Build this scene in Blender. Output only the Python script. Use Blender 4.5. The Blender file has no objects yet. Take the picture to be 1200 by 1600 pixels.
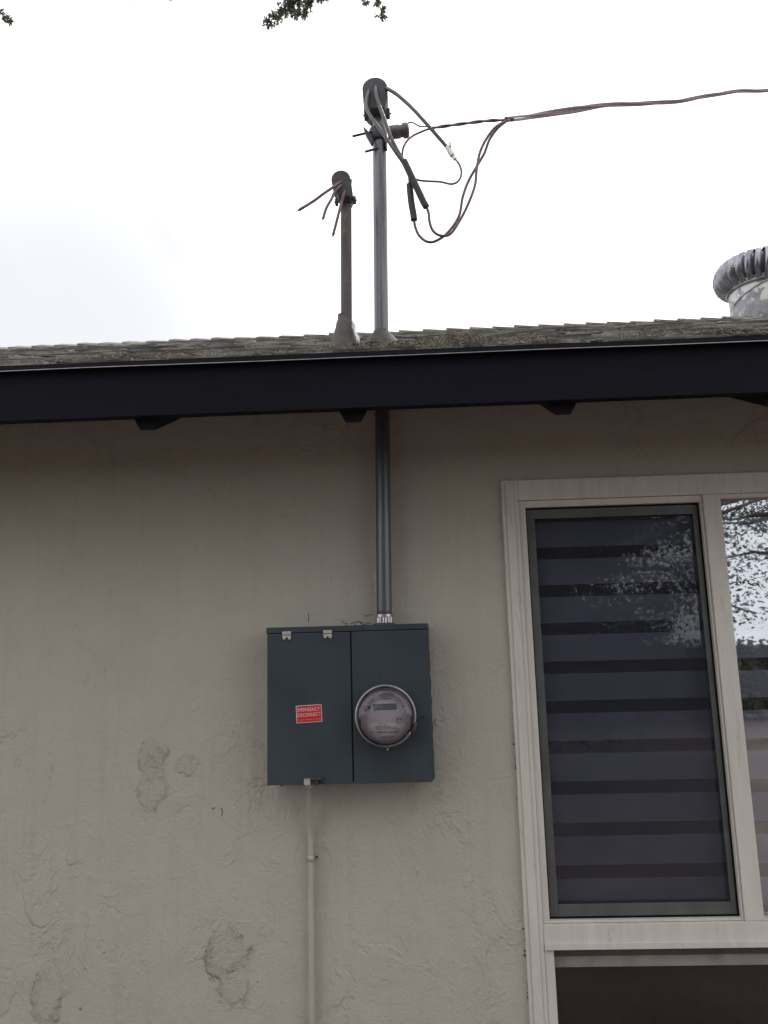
import bpy, bmesh, math, random
from mathutils import Vector, Matrix, noise
random.seed(7)
S = bpy.context.scene
COL = S.collection
PI = math.pi
V = Vector

# ------------------------------------------------------------------ camera
FPX = 1240.0
PITCH, YAW, ROLL = math.radians(10.4), math.radians(2.06), math.radians(1.53)
CAM = V((0, -2.6, 1.62))
Fv = V((-math.sin(YAW)*math.cos(PITCH), math.cos(YAW)*math.cos(PITCH), math.sin(PITCH)))
R0 = V((math.cos(YAW), math.sin(YAW), 0)); U0 = R0.cross(Fv)
Rv = R0*math.cos(ROLL) - U0*math.sin(ROLL)
Uv = U0*math.cos(ROLL) + R0*math.sin(ROLL)
cd = bpy.data.cameras.new('camera'); cam = bpy.data.objects.new('camera', cd); COL.objects.link(cam)
cam.matrix_world = Matrix(((Rv.x, Uv.x, -Fv.x, CAM.x), (Rv.y, Uv.y, -Fv.y, CAM.y), (Rv.z, Uv.z, -Fv.z, CAM.z), (0, 0, 0, 1)))
cd.sensor_fit = 'VERTICAL'; cd.sensor_height = 36; cd.sensor_width = 27
cd.lens = 36*FPX/1600; cd.clip_start = 0.05; cd.clip_end = 3000
S.camera = cam
def P(x, y, Y):                       # where the sight line of a photo pixel meets the upright plane y = Y
    d = Fv*FPX + Rv*(x-600) - Uv*(y-800)
    return CAM + d*((Y-CAM.y)/d.y)

# ------------------------------------------------------------------ sky, sun, exposure
SUN_EL, SUN_AZ = math.radians(48), math.radians(28)      # high behind the house, a little to the right
w = bpy.data.worlds.new("World"); S.world = w; w.use_nodes = True
nt = w.node_tree; nt.nodes.clear()
out = nt.nodes.new('ShaderNodeOutputWorld'); bg = nt.nodes.new('ShaderNodeBackground')
sky = nt.nodes.new('ShaderNodeTexSky'); sky.sky_type = 'NISHITA'; sky.sun_disc = False
sky.sun_elevation = SUN_EL; sky.sun_rotation = SUN_AZ; sky.dust_density = 3.0; sky.air_density = 1.0
tc = nt.nodes.new('ShaderNodeTexCoord'); mp = nt.nodes.new('ShaderNodeMapping')
mp.inputs['Scale'].default_value = (1, 1, 1.8)
ns = nt.nodes.new('ShaderNodeTexNoise'); ns.inputs['Scale'].default_value = 1.7; ns.inputs['Detail'].default_value = 6
ns.inputs['Roughness'].default_value = .5
rp = nt.nodes.new('ShaderNodeValToRGB'); rp.color_ramp.elements[0].position = .28; rp.color_ramp.elements[1].position = .56
rp.color_ramp.elements[0].color = (.72, .72, .72, 1)
mx = nt.nodes.new('ShaderNodeMix'); mx.data_type = 'RGBA'
mx.inputs['B'].default_value = (17.5, 17.7, 18.0, 1)       # thin white overcast
L = nt.links.new
L(tc.outputs['Generated'], mp.inputs['Vector']); L(mp.outputs[0], ns.inputs['Vector']); L(ns.outputs['Fac'], rp.inputs[0])
L(rp.outputs[0], mx.inputs['Factor']); L(sky.outputs[0], mx.inputs['A']); 
def wmath(op, a, b=None):
    x = nt.nodes.new('ShaderNodeMath'); x.operation = op; x.use_clamp = op == 'MULTIPLY'
    for i, v in enumerate((a, b)):
        if v is None: continue
        if isinstance(v, bpy.types.NodeSocket): L(v, x.inputs[i])
        else: x.inputs[i].default_value = v
    return x.outputs[0]
cdir = (P(90, 540, 5)-CAM).normalized()                   # a thinner bluish patch of cloud, low on the left
dp = nt.nodes.new('ShaderNodeVectorMath'); dp.operation = 'DOT_PRODUCT'; L(tc.outputs['Generated'], dp.inputs[0]); dp.inputs[1].default_value = cdir
n2 = nt.nodes.new('ShaderNodeTexNoise'); n2.inputs['Scale'].default_value = 3.2; n2.inputs['Detail'].default_value = 7; L(tc.outputs['Generated'], n2.inputs['Vector'])
r2 = nt.nodes.new('ShaderNodeValToRGB'); r2.color_ramp.elements[0].position = .945; r2.color_ramp.elements[1].position = 1.0; r2.color_ramp.interpolation = 'EASE'
L(wmath('ADD', dp.outputs['Value'], wmath('MULTIPLY', wmath('SUBTRACT', n2.outputs['Fac'], .5), .12)), r2.inputs[0])
m2 = nt.nodes.new('ShaderNodeMix'); m2.data_type = 'RGBA'; m2.inputs['B'].default_value = (9.0, 9.15, 9.7, 1)
L(r2.outputs[0], m2.inputs['Factor']); L(mx.outputs['Result'], m2.inputs['A']); L(m2.outputs['Result'], bg.inputs['Color'])
bg.inputs['Strength'].default_value = 0.1; L(bg.outputs[0], out.inputs[0])
sl = bpy.data.lights.new('sun', 'SUN'); sl.energy = 1.2; sl.angle = math.radians(14); sl.color = (1, .97, .92)
so = bpy.data.objects.new('sun', sl); COL.objects.link(so)
sd = V((math.sin(SUN_AZ)*math.cos(SUN_EL), math.cos(SUN_AZ)*math.cos(SUN_EL), math.sin(SUN_EL)))
so.rotation_euler = sd.to_track_quat('Z', 'Y').to_euler()
S.view_settings.view_transform = 'Standard'; S.view_settings.look = 'None'
S.view_settings.exposure = 0.0; S.view_settings.gamma = 1; S.view_settings.use_curve_mapping = False
S.render.engine = 'CYCLES'
S.render.resolution_x, S.render.resolution_y = 768, 1024
try:
    S.cycles.transparent_max_bounces = 24; S.cycles.max_bounces = 8
except Exception: pass

# ------------------------------------------------------------------ materials
class NB:
    def __init__(s, name):
        s.m = bpy.data.materials.new(name); s.m.use_nodes = True; s.t = s.m.node_tree
        s.b = s.t.nodes['Principled BSDF']; s.o = s.t.nodes['Material Output']
        s.tc = s.t.nodes.new('ShaderNodeTexCoord').outputs['Object']
    def n(s, typ, **k):
        x = s.t.nodes.new('ShaderNode'+typ)
        for a, b in k.items(): setattr(x, a, b)
        return x
    def l(s, a, b): s.t.links.new(a, b)
    def setin(s, inp, v):
        if isinstance(v, bpy.types.NodeSocket): s.l(v, inp)
        else: inp.default_value = v
    def math(s, op, a, b=None, c=None, clamp=False):
        x = s.n('Math', operation=op); x.use_clamp = clamp
        s.setin(x.inputs[0], a)
        if b is not None: s.setin(x.inputs[1], b)
        if c is not None: s.setin(x.inputs[2], c)
        return x.outputs[0]
    def noise(s, scale, detail=4, rough=.55, dist=0, vec=None, mapscale=None):
        v = vec or s.tc
        if mapscale:
            m = s.n('Mapping'); m.inputs['Scale'].default_value = mapscale; s.l(v, m.inputs[0]); v = m.outputs[0]
        x = s.n('TexNoise'); s.l(v, x.inputs['Vector'])
        x.inputs['Scale'].default_value = scale; x.inputs['Detail'].default_value = detail
        x.inputs['Roughness'].default_value = rough; x.inputs['Distortion'].default_value = dist
        return x
    def ramp(s, f, a, b, ca=(0, 0, 0, 1), cb=(1, 1, 1, 1)):
        r = s.n('ValToRGB'); s.l(f, r.inputs[0]); e = r.color_ramp.elements
        e[0].position = a; e[1].position = b; e[0].color = ca; e[1].color = cb
        return r.outputs[0]
    def mix(s, f, a, b, blend='MIX'):
        x = s.n('Mix', data_type='RGBA', blend_type=blend)
        s.setin(x.inputs['Factor'], f); s.setin(x.inputs['A'], a); s.setin(x.inputs['B'], b)
        return x.outputs['Result']
    def bump(s, h, dist, strength=1, prev=None):
        x = s.n('Bump'); s.l(h, x.inputs['Height']); x.inputs['Distance'].default_value = dist
        x.inputs['Strength'].default_value = strength
        if prev: s.l(prev, x.inputs['Normal'])
        return x.outputs[0]

def c4(c, k=1): return (c[0]*k, c[1]*k, c[2]*k, 1)
def mat(name, col, rough=.6, metal=0, var=.25, scale=14, bump=.0006, bscale=90, col2=None, mapscale=None, spot=None, spec=None, dist=0):
    q = NB(name)
    n = q.noise(scale, 5, .6, dist, mapscale=mapscale)
    c = q.mix(q.ramp(n.outputs['Fac'], .3, .7), c4(col, 1-var), c4(col2 or col, 1 if col2 else 1+var))
    if spot:
        n3 = q.noise(spot[0], 3, .7); c = q.mix(q.ramp(n3.outputs['Fac'], spot[1], spot[1]+.06), c, c4(spot[2]))
    q.l(c, q.b.inputs['Base Color'])
    q.b.inputs['Metallic'].default_value = metal
    if spec is not None: q.b.inputs['Specular IOR Level'].default_value = spec
    r = q.ramp(n.outputs['Fac'], 0, 1, (max(0, rough-.12),)*3+(1,), (min(1, rough+.12),)*3+(1,)); q.l(r, q.b.inputs['Roughness'])
    if bump:
        n2 = q.noise(bscale, 4, .65, mapscale=mapscale); q.l(q.bump(n2.outputs['Fac'], bump), q.b.inputs['Normal'])
    return q.m

def stucco():
    q = NB('stucco')
    big = q.noise(1.3, 4, .6).outputs['Fac']; mid = q.noise(9, 5, .6, .4).outputs['Fac']
    c = q.mix(q.ramp(big, .3, .7), c4((.425, .395, .346)), c4((.455, .430, .374)))
    c = q.mix(q.math('MULTIPLY', q.ramp(mid, .45, .8), .25), c, c4((.35, .32, .27)))
    sep = q.n('SeparateXYZ'); q.l(q.tc, sep.inputs[0])
    wn = q.noise(11, 6, .72); wn2 = q.n('SeparateColor'); q.l(wn.outputs['Color'], wn2.inputs[0])
    total = None; inner = None
    pts = [((238, 1185), .050, .060, .6), ((238, 1222), .045, .085, .55), ((293, 1196), .034, .036, .55), ((352, 1492), .072, .075, .8), ((365, 1545), .05, .055, .6),
           ((75, 1550), .05, .085, .6), ((403, 1190), .03, .07, .25), ((682, 1130), .028, .2, .35), ((1, 1555), .05, .05, .4)]
    for (px, py), rx, rz, k in pts:
        p = P(px, py, 0)
        a = q.math('ADD', q.math('MULTIPLY', q.math('SUBTRACT', sep.outputs[0], p.x), 1/rx), q.math('MULTIPLY', q.math('SUBTRACT', wn2.outputs[0], .5), 2.3))
        b = q.math('ADD', q.math('MULTIPLY', q.math('SUBTRACT', sep.outputs[2], p.z), 1/rz), q.math('MULTIPLY', q.math('SUBTRACT', wn2.outputs[1], .5), 2.3))
        d = q.math('SQRT', q.math('ADD', q.math('MULTIPLY', a, a), q.math('MULTIPLY', b, b)))
        ins = q.math('MULTIPLY', q.ramp(d, .72, 1.15, (1, 1, 1, 1), (0, 0, 0, 1)), k)
        ring = q.math('MULTIPLY', q.math('SUBTRACT', 1, q.math('MULTIPLY', q.math('ABSOLUTE', q.math('SUBTRACT', d, .85)), 3.2), clamp=True), k)
        inner = ins if inner is None else q.math('MAXIMUM', inner, ins)
        total = ring if total is None else q.math('MAXIMUM', total, ring)
    fine = q.noise(95, 5, .75).outputs['Fac']
    mod = q.ramp(q.noise(13, 6, .75, 1.2).outputs['Fac'], .47, .62)
    tm = q.math('MULTIPLY', total, mod)
    c = q.mix(q.math('MULTIPLY', tm, .36), c, c4((.17, .16, .125)))
    c = q.mix(q.math('MULTIPLY', inner, .11), c, c4((.22, .21, .165)))
    # hairline cracks, short and broken up
    wv = q.n('VectorMath', operation='ADD'); q.l(q.tc, wv.inputs[0])
    dn = q.noise(5, 4, .6); sc = q.n('VectorMath', operation='SCALE'); q.l(dn.outputs['Color'], sc.inputs[0]); sc.inputs['Scale'].default_value = .34
    q.l(sc.outputs[0], wv.inputs[1])
    vo = q.n('TexVoronoi', feature='DISTANCE_TO_EDGE'); q.l(wv.outputs[0], vo.inputs['Vector']); vo.inputs['Scale'].default_value = 2.6
    line = q.ramp(vo.outputs['Distance'], .004, .016, (1, 1, 1, 1), (0, 0, 0, 1))
    msk = q.ramp(q.noise(3.6, 3, .6).outputs['Fac'], .56, .66)
    crack = q.math('MULTIPLY', line, msk)
    c = q.mix(q.math('MULTIPLY', crack, .12), c, c4((.18, .165, .14)))
    st = q.ramp(q.noise(6, 5, .65, .3, mapscale=(4, 1, .22)).outputs['Fac'], .52, .72)
    c = q.mix(q.math('MULTIPLY', st, .16), c, c4((.26, .225, .18)))
    c = q.mix(q.math('MULTIPLY', q.ramp(q.noise(120, 3, .7).outputs['Fac'], .55, .7), .12), c, c4((.20, .18, .15)))
    # fly specks
    sp = q.ramp(q.noise(46, 1, .3).outputs['Fac'], .80, .82)
    c = q.mix(q.math('MULTIPLY', sp, .6), c, c4((.08, .07, .06)))
    q.l(c, q.b.inputs['Base Color']); q.b.inputs['Roughness'].default_value = .92
    q.b.inputs['Specular IOR Level'].default_value = .2
    # trowelled relief
    tro = q.noise(8, 5, .62, .7, mapscale=(1, 1, .8)).outputs['Fac']
    ridg = q.ramp(tro, .47, .53)
    swm = q.ramp(q.noise(3.1, 2, .5).outputs['Fac'], .44, .62)
    n1 = q.bump(fine, .0030)
    n2 = q.bump(q.math('MULTIPLY', ridg, swm), .0024, 1, n1)
    n2 = q.bump(q.ramp(q.noise(26, 5, .7, .6).outputs['Fac'], .50, .62), .0006, 1, n2)
    n3 = q.bump(q.noise(3.2, 3, .5).outputs['Fac'], .007, 1, n2)
    n4 = q.bump(q.math('MULTIPLY', inner, q.noise(38, 4, .7).outputs['Fac']), .009, 1, n3)
    n4 = q.bump(tm, .0035, 1, n4)
    n5 = q.bump(crack, .0011, 1, n4)
    q.l(n5, q.b.inputs['Normal'])
    return q.m

def trim_paint():
    q = NB('trim_paint')
    n = q.noise(5, 4, .6, mapscale=(6, 6, .8)).outputs['Fac']; g = q.noise(18, 4, .7).outputs['Fac']
    c = q.mix(q.ramp(n, .35, .7), c4((.60, .565, .52)), c4((.53, .50, .46)))
    dirt = q.math('MULTIPLY', q.ramp(q.noise(3.5, 5, .7, 1.5, mapscale=(14, 14, 1.6)).outputs['Fac'], .58, .68), .45)
    c = q.mix(dirt, c, c4((.36, .33, .29)))
    c = q.mix(q.math('MULTIPLY', q.ramp(q.noise(60, 2, .5).outputs['Fac'], .74, .78), .6), c, c4((.13, .12, .10)))
    q.l(c, q.b.inputs['Base Color']); q.b.inputs['Roughness'].default_value = .5
    n1 = q.bump(q.noise(30, 3, .6, mapscale=(3, 3, .4)).outputs['Fac'], .0006); q.l(n1, q.b.inputs['Normal'])
    return q.m

def glass_mat(name, refl, tint=(.97, .98, .99), rough=0.0):
    q = NB(name); q.t.nodes.remove(q.b)
    tr = q.n('BsdfTransparent'); tr.inputs[0].default_value = c4(tint)
    gl = q.n('BsdfGlossy'); gl.inputs['Roughness'].default_value = rough; gl.inputs[0].default_value = (.93, .96, 1, 1)
    if name != 'meter_glass':
        q.l(q.bump(q.noise(1.6, 2, .5).outputs['Fac'], .0025), gl.inputs['Normal'])
    fr = q.n('Fresnel'); fr.inputs['IOR'].default_value = 1.5
    fac = q.math('ADD', fr.outputs[0], refl, clamp=True)
    m = q.n('MixShader'); q.l(fac, m.inputs[0]); q.l(tr.outputs[0], m.inputs[1]); q.l(gl.outputs[0], m.inputs[2])
    q.l(m.outputs[0], q.o.inputs['Surface'])
    return q.m

def screen_mat():
    q = NB('insect_mesh'); q.t.nodes.remove(q.b)
    tr = q.n('BsdfTransparent'); df = q.n('BsdfDiffuse'); df.inputs[0].default_value = (.035, .037, .05, 1)
    n = q.noise(7, 3, .6).outputs['Fac']; f = q.ramp(n, .2, .8, (.27, .27, .27, 1), (.34, .34, .34, 1))
    m = q.n('MixShader'); q.l(f, m.inputs[0]); q.l(tr.outputs[0], m.inputs[1]); q.l(df.outputs[0], m.inputs[2])
    q.l(m.outputs[0], q.o.inputs['Surface'])
    return q.m

def blind_mat(z0, per, dark):
    q = NB('zebra_fabric')
    sep = q.n('SeparateXYZ'); q.l(q.tc, sep.inputs[0])
    t = q.math('FRACT', q.math('DIVIDE', q.math('SUBTRACT', sep.outputs[2], z0), per))
    f = q.math('LESS_THAN', t, dark)
    wv = q.noise(220, 2, .6, mapscale=(1, 1, 5)).outputs['Fac']
    light = q.mix(q.ramp(wv, .3, .7), c4((.66, .69, .93)), c4((.72, .75, .97)))
    dk = q.mix(q.ramp(wv, .3, .7), c4((.07, .055, .085)), c4((.10, .075, .105)))
    q.l(q.mix(f, light, dk), q.b.inputs['Base Color']); q.b.inputs['Roughness'].default_value = .9
    return q.m

def shingle_mat():
    q = NB('weathered_shaded_shingle')
    n = q.noise(60, 4, .7).outputs['Fac']; b = q.noise(3, 4, .6).outputs['Fac']
    at = q.n('Attribute'); at.attribute_name = 'tab'
    c = q.mix(at.outputs['Fac'], c4((.13, .124, .118)), c4((.42, .40, .375)))
    c = q.mix(q.math('MULTIPLY', q.ramp(n, .4, .7), .5), c, c4((.10, .09, .07)))
    sk = q.noise(1.0, 5, .7, .3, mapscale=(7, 10, 95)).outputs['Fac']  # thin dark and light lines painted for gap shadows and lit butts
    c = q.mix(q.ramp(sk, .42, .50, (.75, .75, .75, 1), (0, 0, 0, 1)), c, c4((.05, .045, .04)))
    c = q.mix(q.math('MULTIPLY', q.ramp(sk, .56, .64), .7), c, c4((.50, .48, .44)))
    c = q.mix(q.math('MULTIPLY', q.ramp(b, .52, .66), .45), c, c4((.085, .09, .045)))
    q.l(c, q.b.inputs['Base Color']); q.b.inputs['Roughness'].default_value = .95
    q.b.inputs['Specular IOR Level'].default_value = .15
    q.l(q.bump(q.noise(110, 4, .7).outputs['Fac'], .003), q.b.inputs['Normal'])
    return q.m

M = {}
M['stucco'] = stucco(); M['trim'] = trim_paint()
M['fascia'] = mat('fascia_paint', (.0042, .0042, .0095), .75, var=.35, scale=7, bump=.0015, bscale=40, mapscale=(.5, 1, 6), spec=.14, spot=(30, .70, (.018, .018, .022)))
M['soffit'] = mat('soffit_paint', (.006, .0055, .009), .85, var=.25, spec=.2)
M['drip'] = mat('drip_edge_metal', (.008, .008, .011), .7, .0, spec=.12)
M['lip'] = mat('bare_metal_edge', (.40, .40, .42), .35, .85, var=.3, scale=25)
M['shingle'] = shingle_mat()
M['boxpaint'] = mat('box_enamel', (.036, .049, .061), .5, 0, var=.14, scale=7, bump=.0012, bscale=7, spec=.35, mapscale=(1, 1, .7), spot=(95, .74, (.09, .095, .10)))
M['boxdark'] = mat('box_gap', (.008, .008, .01), .8)
M['galv'] = mat('galvanised_steel', (.13, .132, .142), .38, .55, var=.3, scale=11, mapscale=(1, 1, .25), spot=(60, .68, (.28, .28, .29)), bump=.0005)
M['rust'] = mat('rusty_pipe', (.085, .072, .066), .75, .15, var=.25, scale=13, mapscale=(1, 1, .3), col2=(.13, .118, .115), spot=(22, .62, (.20, .16, .13)), bump=.0015, dist=.6)
M['cast'] = mat('cast_metal', (.065, .063, .072), .6, .3, var=.3, scale=30, bump=.0012)
M['dullbolt'] = mat('rusted_bolt', (.07, .05, .045), .8, .3)
M['zinc'] = mat('zinc_plate', (.62, .60, .56), .35, .7, var=.2, scale=30)
M['chrome'] = mat('bright_fitting', (.42, .41, .41), .3, .9, var=.2, scale=20)
M['cable'] = mat('cable_jacket', (.125, .07, .08), .55, 0, var=.3, scale=40, col2=(.19, .12, .13))
M['leadwire'] = mat('lead_wire_jacket', (.05, .038, .042), .35, 0, var=.3, scale=20, spec=.7)
M['bare'] = mat('bare_wire', (.14, .12, .12), .5, .5)
M['tape'] = mat('black_tape', (.035, .03, .034), .65, 0, var=.3, scale=60, bump=.002, bscale=60)
M['flash'] = mat('lead_flashing', (.085, .08, .075), .75, .2, var=.35, scale=24, bump=.006, bscale=22)
M['flashtin'] = mat('dusty_tin', (.07, .064, .054), .7, .25, var=.3, scale=30, bump=.001)
M['neck'] = mat('flaking_white_paint', (.30, .30, .33), .6, .3, var=.35, scale=14, spot=(7, .50, (.60, .60, .57)), bump=.003, bscale=18, dist=.8)
M['vane'] = mat('worn_aluminium', (.24, .24, .27), .3, .85, var=.5, scale=18, mapscale=(1, 1, .5), bump=.001)
M['red'] = mat('red_label', (.52, .018, .026), .45, 0, var=.07)
M['white'] = mat('label_white', (.75, .62, .60), .5, 0, var=.05)
M['face'] = mat('meter_face_plate', (.33, .295, .315), .5, 0, var=.08, scale=12)
M['mlabel'] = mat('meter_paper_label', (.44, .41, .43), .6, 0, var=.06)
M['lcd'] = mat('lcd_panel', (.11, .13, .13), .3, 0, var=.12, scale=60)
M['ink'] = mat('dark_ink', (.07, .055, .075), .6, 0, var=.1)
M['ink2'] = mat('faded_ink', (.15, .125, .145), .6, 0, var=.1)
M['ring'] = mat('meter_ring_metal', (.36, .345, .36), .38, .8, var=.3, scale=18)
M['ringdark'] = mat('meter_shadow_gasket', (.035, .028, .033), .7)
M['seal'] = mat('rusty_seal', (.12, .075, .075), .7, .2)
M['conduit'] = mat('painted_conduit', (.38, .355, .315), .55, 0, var=.12, scale=10, mapscale=(1, 1, .3), spot=(55, .72, (.16, .14, .12)), bump=.0008)
M['sframe'] = mat('screen_frame_metal', (.105, .105, .105), .5, .3, var=.2, scale=12, spot=(70, .72, (.05, .05, .05)))
M['gasket'] = mat('black_gasket', (.006, .006, .007), .8, spec=.1)
M['glass'] = glass_mat('window_glass', .24, rough=.012); M['glass2'] = glass_mat('screened_glass', .09, rough=.02)
M['mglass'] = glass_mat('meter_glass', .0, (.93, .91, .93), .02)
M['screen'] = screen_mat()
M['interior'] = mat('interior_paint', (.16, .11, .10), .9)
M['bark'] = mat('cypress_bark', (.10, .075, .06), .95, 0, var=.35, scale=9, mapscale=(1, 1, .2), bump=.02, bscale=12)
M['leaf'] = mat('cypress_foliage', (.045, .062, .030), .75, 0, var=.45, scale=1.6, col2=(.085, .105, .05), bump=0)
M['leaftip'] = mat('cypress_backlit_foliage', (.13, .15, .10), .75, 0, var=.4, scale=9, col2=(.24, .26, .18), bump=0)  # lighter copy of the foliage, with the sky flare put into its colour
M['hedge'] = mat('hedge_leaves', (.035, .055, .022), .7, 0, var=.4, scale=3, col2=(.07, .10, .04), bump=0)
M['straw'] = mat('dry_needles', (.09, .068, .052), .9, 0, var=.5, scale=40, col2=(.24, .205, .165), bump=0)
M['ground'] = mat('bare_earth', (.12, .086, .074), .95, 0, var=.3, scale=.8, col2=(.20, .148, .125), bump=.02, bscale=8)
M['crackmark'] = mat('wall_mark', (.035, .03, .025), .9)
M['post'] = mat('fence_wood', (.10, .075, .06), .9, 0, var=.3, scale=4, mapscale=(8, 8, .6), bump=.002, bscale=20)

# ------------------------------------------------------------------ mesh helpers
class MB:
    def __init__(s): s.bm = bmesh.new(); s.lay = None
    def face(s, pts, smooth=False):
        f = s.bm.faces.new([s.bm.verts.new(p) for p in pts]); f.smooth = smooth; return f
    def box(s, a, b, bev=0):
        a, b = V(a), V(b)
        v = [s.bm.verts.new((x, y, z)) for x in (a.x, b.x) for y in (a.y, b.y) for z in (a.z, b.z)]
        fs = []
        for q in ((0, 1, 3, 2), (4, 6, 7, 5), (0, 4, 5, 1), (2, 3, 7, 6), (0, 2, 6, 4), (1, 5, 7, 3)):
            fs.append(s.bm.faces.new([v[i] for i in q]))
        if bev:
            es = list({e for f in fs for e in f.edges})
            bmesh.ops.bevel(s.bm, geom=es, offset=bev, segments=2, affect='EDGES', profile=.7)
        return s
    def prism(s, poly, y0, y1, bev=0):          # polygon of (x, z), extruded in y
        a = [s.bm.verts.new((x, y0, z)) for x, z in poly]; b = [s.bm.verts.new((x, y1, z)) for x, z in poly]
        n = len(poly); fs = [s.bm.faces.new(a), s.bm.faces.new(b[::-1])]
        for i in range(n): fs.append(s.bm.faces.new((a[i], b[i], b[(i+1) % n], a[(i+1) % n])))
        if bev:
            es = list({e for f in fs[:1] for e in f.edges})
            bmesh.ops.bevel(s.bm, geom=es, offset=bev, segments=3, affect='EDGES', profile=.6)
        return s
    def tube(s, pts, r, n=12, caps=True, smooth=True, twist=None):
        pts = [V(p) for p in pts]; rs = r if isinstance(r, (list, tuple)) else [r]*len(pts)
        up = V((0, 0, 1)); rings = []; pn = None
        for i, p in enumerate(pts):
            d = (pts[min(i+1, len(pts)-1)] - pts[max(i-1, 0)])
            d = d.normalized() if d.length > 1e-9 else V((0, 0, 1))
            if pn is None:
                a = up if abs(d.dot(up)) < .9 else V((1, 0, 0)); x = d.cross(a).normalized()
            else: x = (pn - d*pn.dot(d)).normalized()
            pn = x; y = d.cross(x)
            rings.append([s.bm.verts.new(p + (x*math.cos(2*PI*k/n) + y*math.sin(2*PI*k/n))*rs[i]) for k in range(n)])
        for i in range(len(rings)-1):
            for k in range(n):
                f = s.bm.faces.new((rings[i][k], rings[i][(k+1) % n], rings[i+1][(k+1) % n], rings[i+1][k])); f.smooth = smooth
        if caps:
            s.bm.faces.new(rings[0][::-1]); s.bm.faces.new(rings[-1])
        return s
    def lathe(s, c, axis, prof, n=32, smooth=True, wob=0, caps=True):   # prof: (radius, distance along axis)
        c = V(c); axis = V(axis).normalized(); a = V((0, 0, 1)) if abs(axis.z) < .9 else V((0, -1, 0))
        x = axis.cross(a).normalized(); y = axis.cross(x); rings = []
        for r, h in prof:
            ring = []
            for k in range(n):
                t = 2*PI*k/n; q = c + axis*h + (x*math.cos(t) + y*math.sin(t))*r
                if wob: q += (q-c-axis*h)*(noise.noise(q*14)*wob)
                ring.append(s.bm.verts.new(q))
            rings.append(ring)
        for i in range(len(rings)-1):
            for k in range(n):
                f = s.bm.faces.new((rings[i][k], rings[i][(k+1) % n], rings[i+1][(k+1) % n], rings[i+1][k])); f.smooth = smooth
        if caps:
            s.bm.faces.new(rings[0][::-1]); s.bm.faces.new(rings[-1])
        return s
    def build(s, name, m, parent=None, recalc=True):
        if recalc: bmesh.ops.recalc_face_normals(s.bm, faces=s.bm.faces)
        me = bpy.data.meshes.new(name); s.bm.to_mesh(me); s.bm.free(); me.materials.append(m)
        o = bpy.data.objects.new(name, me); COL.objects.link(o)
        if parent:
            o.parent = parent; o.matrix_parent_inverse = Matrix.Translation(-world_loc(parent))
        return o

def world_loc(o):
    l = V(o.location)
    if o.parent: l = o.parent_loc_done if hasattr(o, 'parent_loc_done') else l
    return l if not o.parent else V((0, 0, 0)) + WL.get(o.name, V((0, 0, 0)))
WL = {}
def thing(name, label, cat, loc=(0, 0, 0), group=None):
    o = bpy.data.objects.new(name, None); COL.objects.link(o); o.location = loc; o.empty_display_size = .1
    tag(o, label, cat, group); return o
def tag(o, label, cat, group=None, kind=None):
    o['label'] = label; o['category'] = cat
    if group: o['group'] = group
    if kind: o['kind'] = kind
    return o
def spline(pts, k=8):
    pts = [V(p) for p in pts]; out = []
    for i in range(len(pts)-1):
        p0, p1, p2, p3 = pts[max(i-1, 0)], pts[i], pts[i+1], pts[min(i+2, len(pts)-1)]
        for j in range(k):
            t = j/k
            out.append(.5*((2*p1) + (p2-p0)*t + (2*p0-5*p1+4*p2-p3)*t*t + (3*p1-p0-3*p2+p3)*t**3))
    out.append(pts[-1]); return out
def text(body, name, m, parent, centre, width, height, rot=0, font_w=0):
    cu = bpy.data.curves.new(name, 'FONT'); cu.body = body; cu.size = 1; cu.align_x = 'CENTER'; cu.align_y = 'CENTER'; cu.offset = font_w; cu.space_character = 1.22
    tmp = bpy.data.objects.new(name, cu); COL.objects.link(tmp)
    me = bpy.data.meshes.new_from_object(tmp.evaluated_get(bpy.context.evaluated_depsgraph_get()))
    bpy.data.objects.remove(tmp); bpy.data.curves.remove(cu)
    xs = [v.co.x for v in me.vertices]; ys = [v.co.y for v in me.vertices]
    cx, cy = (min(xs)+max(xs))/2, (min(ys)+max(ys))/2
    sx, sy = width/(max(xs)-min(xs)), height/(max(ys)-min(ys))
    cr, sr = math.cos(rot), math.sin(rot)
    for v in me.vertices:
        x, y = (v.co.x-cx)*sx, (v.co.y-cy)*sy
        v.co = V((centre[0] + x*cr - y*sr, centre[1], centre[2] + x*sr + y*cr))
    me.materials.clear(); me.materials.append(m)
    o = bpy.data.objects.new(name, me); COL.objects.link(o)
    if parent: o.parent = parent; o.matrix_parent_inverse = Matrix.Translation(-world_loc(parent))
    return o

# ------------------------------------------------------------------ ground
mb = MB(); mb.face([(-400, -400, 0), (400, -400, 0), (400, 400, 0), (-400, 400, 0)])
g = mb.build('ground', M['ground']); g['kind'] = 'structure'

# ------------------------------------------------------------------ house
house = thing('stucco_house', 'taupe stucco house with dark fascia and shingle roof behind the meter box', 'house', (0, 0, 0))
EY = -.50                                   # eave line
E_TOP = P(600, 550, EY).z                   # top of the shingles at the eave
RY = 1.6                                    # ridge line
SL = (P(600, 523, RY).z - E_TOP)/(RY-EY)    # roof slope
def roofz(y): return E_TOP + SL*(y-EY) if y <= RY else E_TOP + SL*(RY-EY) - SL*(y-RY)
X0, X1 = -4.6, 5.4
BY = 3.25                                   # rear wall
wx0 = P(785, 800, -.012).x + .012; wx1 = 3.05; wz1 = P(783, 751, -.012).z - .02; wz0 = .15
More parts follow.
